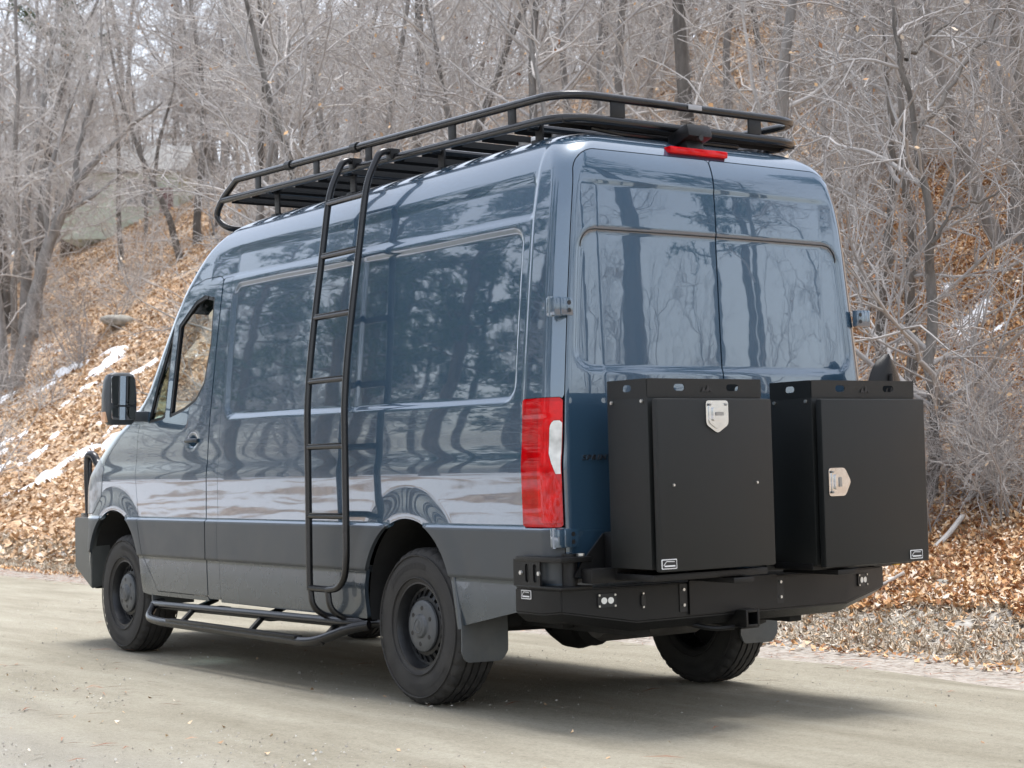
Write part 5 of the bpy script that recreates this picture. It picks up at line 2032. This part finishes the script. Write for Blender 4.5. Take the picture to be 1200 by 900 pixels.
for s in range(4):
    rng = np.random.default_rng(300 + s)
    stems = []
    for k in range(7 + s):
        a = rng.uniform(0, 2 * math.pi)
        stems.append(stem_path(rng, rng.uniform(1.6, 3.0), rng.uniform(.012, .022), (math.cos(a) * rng.uniform(.2, .9), math.sin(a) * rng.uniform(.2, .9)), .16, 8, (rng.normal(0, .12), rng.normal(0, .12), -.1)))
    SHRUBS.append(build_tree(330 + s, stems, dict(BCFG, n=[26, 6, 5]), TWIGD, TWIG if s % 2 else TWIGD, 20))


def pine_meshes(seed, h):
    rng = np.random.default_rng(seed)
    trunk = Wood()
    P, R = stem_path(rng, h, .22, (0, 0), .02, 14)
    trunk.tube(P, R, 10)
    NV, NF, n0 = [], [], 0
    for k in range(46):
        f = rng.uniform(.38, .99)
        x = f * (len(P) - 1); i = min(int(x), len(P) - 2)
        p = P[i] + (P[i + 1] - P[i]) * (x - i)
        a = rng.uniform(0, 2 * math.pi)
        L = rng.uniform(.6, 1.0) * 3.1 * (1.12 - f) ** .6
        C = wander(rng, p, (math.cos(a), math.sin(a), rng.uniform(-.1, .3)), L, 5, .12, .03)
        trunk.tube(C, np.linspace(.04, .012, 6), 4)
        for q in range(26):                                    # needle tufts
            t = rng.uniform(.25, 1.0) * 5; j = min(int(t), 4)
            c = C[j] + (C[j + 1] - C[j]) * (t - j) + rng.normal(0, .16, 3)
            m_ = 9
            d = rng.normal(0, 1, (m_, 3)); d[:, 2] += .5; d /= np.linalg.norm(d, axis=1)[:, None]
            w = np.cross(d, rng.normal(0, 1, (m_, 3))); w /= np.linalg.norm(w, axis=1)[:, None] + 1e-9
            V = np.stack([c + w * .022, c - w * .022, c + d * .26], 1).reshape(-1, 3)
            NV.append(V); NF.append(np.arange(m_ * 3).reshape(-1, 3) + n0); n0 += m_ * 3
    return trunk.mesh("trunk", PINEB), fast_mesh("crown", np.concatenate(NV), np.concatenate(NF), [PINEN])


PINES = [pine_meshes(401, 17.0), pine_meshes(402, 14.0)]


def place_tree(name, pair, loc, rz, sc, label, cat, group=None, tilt=(0, 0)):
    e = obj(name, None)
    e.location = loc; e.rotation_euler = (tilt[0], tilt[1], rz); e.scale = (sc, sc, sc)
    tag(e, label, cat, group)
    obj("trunk", pair[0], e)
    obj("crown", pair[1], e)
    return e


# ---- trees one can pick out in the photograph, grown along their own trunks
def traced_tree(name, base_px, limbs, label, seed, cfg=CFG, bark=BARK, twig=TWIG, depth_shift=0.0, dens=1.0):
    """limbs: [(px polyline, base radius)]; the first starts at the foot. Depth wanders off the upright plane through the foot."""
    rng = np.random.default_rng(seed)
    foot = ground_hit(*base_px)
    fwd = np.array([_f.x, _f.y, 0])
    base = foot + fwd * depth_shift
    stems = []
    dep = float((base - np.array(CAM)) @ fwd)
    for pl, wpx in limbs:
        r = wpx * .5 * dep / FPX                     # trunk width as it shows, at its real distance
        off = 0.0
        P = []
        for k, (px, py) in enumerate(pl):
            q = at_depth(px, py, base)
            if k:
                off += rng.normal(0, .18)
            d = np.array(sight(px, py)[0])
            P.append(q + d / np.linalg.norm(d) * off)
        P = np.array(P)
        # smooth the polyline
        t = np.linspace(0, len(P) - 1, len(P) * 4)
        Q = np.stack([np.interp(t, np.arange(len(P)), P[:, c]) for c in range(3)], 1)
        Q[1:-1] = (Q[:-2] + Q[1:-1] * 2 + Q[2:]) / 4
        Q[1:-1] += rng.normal(0, .015, Q[1:-1].shape)
        stems.append((Q - base, np.linspace(1, .07, len(Q)) ** .75 * r))
    stems[0][0][0][2] -= .25
    c2 = dict(cfg); c2['n'] = [max(4, int(cfg['n'][0] * dens))] + cfg['n'][1:]
    pair = build_tree(seed, stems, c2, bark, twig, 25)
    e = obj(name, None); e.location = base
    tag(e, label, "tree")
    obj("trunk", pair[0], e); obj("crown", pair[1], e)
    return e


traced_tree("bare_tree", (18, 455), [([(18, 455), (30, 400), (42, 340), (58, 285), (75, 245), (88, 215), (110, 190), (150, 150), (190, 120)], 19),
                                     ([(58, 285), (50, 230), (62, 190), (80, 130), (98, 80)], 9), ([(88, 215), (90, 180), (105, 130), (120, 70), (118, 0)], 8),
                                     ([(75, 250), (110, 230), (140, 205), (165, 195)], 6)],
            "grey forked tree rising from the leafy slope at the far left", 501)
traced_tree("bare_tree", (4, 460), [([(4, 460), (0, 380), (-12, 300), (-20, 200), (-10, 60), (-15, -40)], 17)],
            "straight grey trunk cut by the left edge of the view", 502)
traced_tree("bare_tree", (218, 300), [([(218, 330), (210, 300), (198, 255), (180, 215), (162, 175), (140, 110), (128, 50), (120, -20)], 10),
                                      ([(180, 215), (188, 160), (205, 100), (200, 30)], 5)],
            "thin dark tree leaning left between the house and the van's roof", 503, bark=BARKD)
traced_tree("bare_tree", (1092, 590), [([(1090, 600), (1096, 520), (1090, 430), (1094, 340), (1090, 270), (1078, 190), (1066, 120), (1052, 55), (1040, -30)], 17),
                                       ([(1079, 150), (1105, 120), (1130, 75), (1160, 35), (1190, -10)], 7),
                                       ([(1062, 70), (1085, 45), (1115, 25), (1145, -5)], 6),
                                       ([(1092, 285), (1115, 245), (1140, 240), (1190, 215), (1215, 205)], 5)],
            "slender grey tree with long bare side branches beside the right-hand box", 504, bark=BARKD, twig=TWIGD, dens=1.3)
traced_tree("bare_tree", (1068, 480), [([(1068, 500), (1070, 420), (1066, 330), (1070, 280), (1062, 200), (1058, 120), (1050, 40), (1046, -30)], 16)],
            "dark upright tree just left of the slender branching one at right", 505, bark=BARKD, twig=TWIGD)
traced_tree("bare_tree", (1034, 470), [([(1034, 480), (1030, 400), (1040, 300), (1048, 200), (1040, 90), (1030, -20)], 15)],
            "leaning grey trunk directly above the shovel blade", 506, bark=BARKD, twig=TWIGD)
traced_tree("bare_tree", (968, 330), [([(966, 380), (968, 300), (972, 220), (966, 130), (960, 60), (950, -30)], 14),
                                      ([(970, 230), (990, 195), (1010, 180), (1042, 98)], 4)],
            "grey trunk rising behind the right corner of the van roof", 507)
traced_tree("bare_tree", (1128, 560), [([(1150, 640), (1180, 600), (1205, 540)], 4), ([(1150, 640), (1120, 590), (1135, 520), (1130, 450)], 4), ([(1150, 640), (1165, 560), (1160, 470), (1175, 400)], 4)],
            "tangle of low bent saplings at the right edge above the leaf bank", 508, twig=TWIGD, dens=1.6)

# ---- the wood on the hillside
rngT = np.random.default_rng(77)
GROUPW = "bare trees of the hillside wood"
LABW = "bare grey tree among many alike in the hillside wood"
spots = []
tries = 0
while len(spots) < 200 and tries < 40000:
    tries += 1
    x = 5.5 + 75 * rngT.random() ** 1.25
    y = -4 + 125 * rngT.random()
    if not in_view(np.array([x]), np.array([y]), 170)[0]:
        continue
    b = x - 2.2
    de = (x - CAM[0]) * _f.x + (y - CAM[1]) * _f.y
    la = (x - CAM[0]) * _r2.x + (y - CAM[1]) * _r2.y
    px = 600 + FPX * la / de
    if px < 300 and de < 58:               # open leaf slope at the left
        continue
    if px <= 940 and de < 20:
        continue
    if px > 940 and de < 19:
        continue
    md = 1.5 + .03 * de
    if any((x - a) ** 2 + (y - c) ** 2 < md * md for a, c in spots):
        continue
    if abs(px - 130) < 85 and de < 88:      # keep the house readable
        if rngT.random() < .85:
            continue
    spots.append((x, y))
for x, y in spots:
    k = rngT.integers(0, len(TREES))
    sc = rngT.uniform(.8, 1.25)
    place_tree("bare_tree", TREES[k], (x, y, float(height(x, y)) - .1), rngT.uniform(0, 6.28), sc, LABW, "tree", GROUPW, tuple(rngT.normal(0, .06, 2)))
k_ = 0
while k_ < 34:                              # the wood thickens again above the open slope at the left
    px = rngT.uniform(-60, 330); de = rngT.uniform(62, 118)
    d, c = sight(px, 300); p = c + d * de / (d @ np.array(_f))
    if abs(px - 130) < 80 and de < 100:
        continue
    place_tree("bare_tree", TREES[rngT.integers(0, 6)], (p[0], p[1], float(height(p[0], p[1])) - .1), rngT.uniform(0, 6.28), rngT.uniform(1.3, 1.9), LABW, "tree", GROUPW, tuple(rngT.normal(0, .06, 2)))
    k_ += 1
k_ = 0
while k_ < 18:                              # thicket on the slope at the right
    px = rngT.uniform(930, 1230); de = rngT.uniform(24, 40)
    d, c = sight(px, 500); p = c + d * de / (d @ np.array(_f))
    if p[0] < 6.4:
        continue
    place_tree("bare_shrub", SHRUBS[rngT.integers(0, 4)], (p[0], p[1], float(height(p[0], p[1])) - .05), rngT.uniform(0, 6.28), rngT.uniform(.8, 1.5), "leafless grey shrub in the tangled undergrowth on the slope", "shrub", "leafless shrubs on the slope")
    k_ += 1
k_ = 0
while k_ < 8:                              # low tangle of saplings where the leaf bank meets the slope
    px = rngT.uniform(1075, 1235); py = rngT.uniform(560, 640)
    p = ground_hit(px, py)
    place_tree("bare_shrub", SHRUBS[rngT.integers(0, 4)], (p[0], p[1], float(height(p[0], p[1])) - .05), rngT.uniform(0, 6.28), rngT.uniform(.35, .6), "low leafless sapling at the foot of the slope beside the right-hand box", "shrub", "low saplings at the foot of the slope")
    k_ += 1
# shrubs and saplings
n = 0
while n < 95:
    x = 4.2 + 34 * rngT.random() ** 1.4; y = -2 + 70 * rngT.random()
    if not in_view(np.array([x]), np.array([y]), 60)[0]:
        continue
    de = (x - CAM[0]) * _f.x + (y - CAM[1]) * _f.y
    la = (x - CAM[0]) * _r2.x + (y - CAM[1]) * _r2.y
    px = 600 + FPX * la / de
    if px < 260 and rngT.random() < (.92 if de < 45 else .5):
        continue
    if px > 930 and de < 21:
        continue
    place_tree("bare_shrub", SHRUBS[rngT.integers(0, 4)], (x, y, float(height(x, y)) - .05), rngT.uniform(0, 6.28), rngT.uniform(.7, 1.5), "leafless grey shrub in the tangled undergrowth on the slope", "shrub", "leafless shrubs on the slope")
    n += 1
# pines on top of the hill, one showing green at the upper left
for i, (px, de) in enumerate(((80, 92), (215, 120))):
    d, c = sight(px, 300); p = c + d * de
    place_tree("pine_tree", PINES[i % 2], (p[0], p[1], float(height(p[0], p[1])) - .1), i * 1.3, [1.55, .9][i],
               ["green pine crown showing against the sky at the upper left", "pine on the hilltop behind the house"][i], "tree", "pines on the hilltop")

# ---- trees across the road and behind the viewer: seen only as reflections in the paint
def reflect_wood(seed, n, region, avoid, mind, label, group, every=4):
    rng = np.random.default_rng(seed)
    pts = []
    t = 0
    while len(pts) < n and t < 5000:
        t += 1
        x = rng.uniform(region[0], region[1]); y = rng.uniform(region[2], region[3])
        if avoid(x, y) or any((x - a) ** 2 + (y - b) ** 2 < mind ** 2 for a, b in pts):
            continue
        pts.append((x, y))
    for i, (x, y) in enumerate(pts):
        if i % every == 0:
            place_tree("pine_tree", PINES[i % 2], (x, y, float(height(x, y)) - .1), rng.uniform(0, 6), rng.uniform(1.0, 1.2) if x < -10 else rng.uniform(1.4, 1.8), "tall pine across the road, mirrored in the van's paint", "tree", "pines across the road")
        else:
            place_tree("bare_tree", TREES[rng.integers(0, 6)], (x, y, float(height(x, y)) - .1), rng.uniform(0, 6), rng.uniform(1.0, 1.5), label, "tree", group)


visible = lambda x, y: in_view(np.array([x]), np.array([y]), 260)[0]
reflect_wood(901, 74, (-37, -19, -4, 66), visible, 2.3, "bare tree across the road, mirrored in the van's side", "bare trees across the road", 2)
reflect_wood(902, 22, (3, 42, -52, -13), visible, 4.2, "bare tree behind the viewer, mirrored in the rear doors", "bare trees behind the viewer")

# ------------------------------------------------------------------ house on the hill
hd_, hc_ = sight(138, 262)
hp_ = hc_ + hd_ * 88
hz0 = float(height(hp_[0], hp_[1])) + .5
house = obj("house", None)
house.location = (hp_[0], hp_[1], hz0)
house.rotation_euler = (0, 0, -YAW - .05)
house.scale = (.85, .85, .85)
tag(house, "pale green house with white windows half hidden by branches on the hill", "house")
GREENW = simple("pale_green_siding", (.55, .62, .52), .8, var=.06, vscale=1.5)
WHITET = simple("white_trim", (.75, .75, .73), .6)
ROOFM = simple("grey_shingle", (.36, .36, .35), .9, var=.2, vscale=3)
m = MB()
for k in range(16):
    m.box((-3.4, -.012 - .0 , k * .2), (3.6, .05, k * .2 + .196), .0)
m.box((-3.39, .05, -.9), (3.59, 6, 3.2), .0)
m.build("wall", GREENW, house)
m = MB()
m.add([(-3.9, -.5, 3.1), (4.1, -.5, 3.1), (4.1, 3, 5.2), (-3.9, 3, 5.2), (-3.9, 6.5, 3.1), (4.1, 6.5, 3.1), (-3.9, -.5, 2.95), (4.1, -.5, 2.95), (4.1, 6.5, 2.95), (-3.9, 6.5, 2.95)],
      [(0, 1, 2, 3), (3, 2, 5, 4), (0, 3, 4), (1, 5, 2), (6, 7, 1, 0), (9, 8, 7, 6), (7, 8, 5, 1), (8, 9, 4, 5), (9, 6, 0, 4)])
m.build("roof", ROOFM, house, smooth=False)
PANE = simple("dim_window_glass", (.22, .24, .25), .1, spec=.8)
for (x0, x1, z0, z1) in ((-2.9, -1.5, 1.2, 2.5), (.5, 1.2, 1.1, 2.5), (1.35, 2.05, 1.1, 2.5)):
    m = MB()
    m.box((x0 - .12, -.07, z0 - .12), (x1 + .12, -.015, z0), .005); m.box((x0 - .12, -.07, z1), (x1 + .12, -.015, z1 + .12), .005)
    m.box((x0 - .12, -.07, z0), (x0, -.015, z1), .005); m.box((x1, -.07, z0), (x1 + .12, -.015, z1), .005)
    m.box((x0, -.05, (z0 + z1) / 2 - .03), (x1, -.02, (z0 + z1) / 2 + .03), .003)
    w_ = m.build("window", WHITET, house)
    MB().box((x0, -.035, z0), (x1, -.018, z1), 0).build("pane", PANE, w_)
m = MB()
m.box((2.5, -.06, .0), (3.3, -.015, 2.1), .01)
m.build("door", simple("maroon_door", (.16, .06, .06), .5), house)

# ------------------------------------------------------------------ stones and fallen sticks on the bank
STONE = simple("lichen_stone", (.26, .25, .22), .9, var=.35, vscale=6, bump=.6, bscale=30)
def rock(px, py, s, label, flat=.55, seed=0):
    p = ground_hit(px, py)
    bm = bmesh.new(); bmesh.ops.create_icosphere(bm, subdivisions=3, radius=1)
    rng = np.random.default_rng(seed)
    o3 = rng.random(3) * 20
    for v in bm.verts:
        c = np.array(v.co)
        k = .75 + .6 * float(fbm(c[0] * 1.3 + o3[0] + c[2], c[1] * 1.3 + o3[1] - c[2], seed, 3))
        v.co = Vector((c[0] * s * k * 1.2, c[1] * s * k, c[2] * s * k * flat))
    me = bpy.data.meshes.new("rock"); bm.to_mesh(me); bm.free(); me.materials.append(STONE)
    me.polygons.foreach_set("use_smooth", np.ones(len(me.polygons), dtype=bool))
    o = obj("rock", me); o.location = (p[0], p[1], float(height(p[0], p[1])) + s * flat * .25)
    tag(o, label, "rock")
    return o


rock(140, 378, .42, "flat grey stone on the leafy slope above the van's mirror", .45, 3)
rock(1105, 690, .07, "small dark stone on the pale verge at right", .6, 5)
STICK = bark_material("bleached_stick", (.34, .32, .30), (.62, .60, .57), 3)
for i, (a, b, r, lab) in enumerate((((1095, 648), (1128, 622), .022, "bleached broken stick lying at the foot of the slope beside the box"), ((1124, 600), (1142, 590), .018, "short pale log end among the saplings"), ((1010, 700), (1060, 690), .012, "thin grey twig lying on the leaf bank"))):
    p, q = ground_hit(*a), ground_hit(*b)
    m = MB(); mid = (p + q) / 2 + np.array([0, 0, .06])
    m.tube(fillet([p + np.array([0, 0, .04]), mid, q + np.array([0, 0, .12])], .5, 6), r, 8)
    o = m.build("stick", STICK); tag(o, lab, "stick")
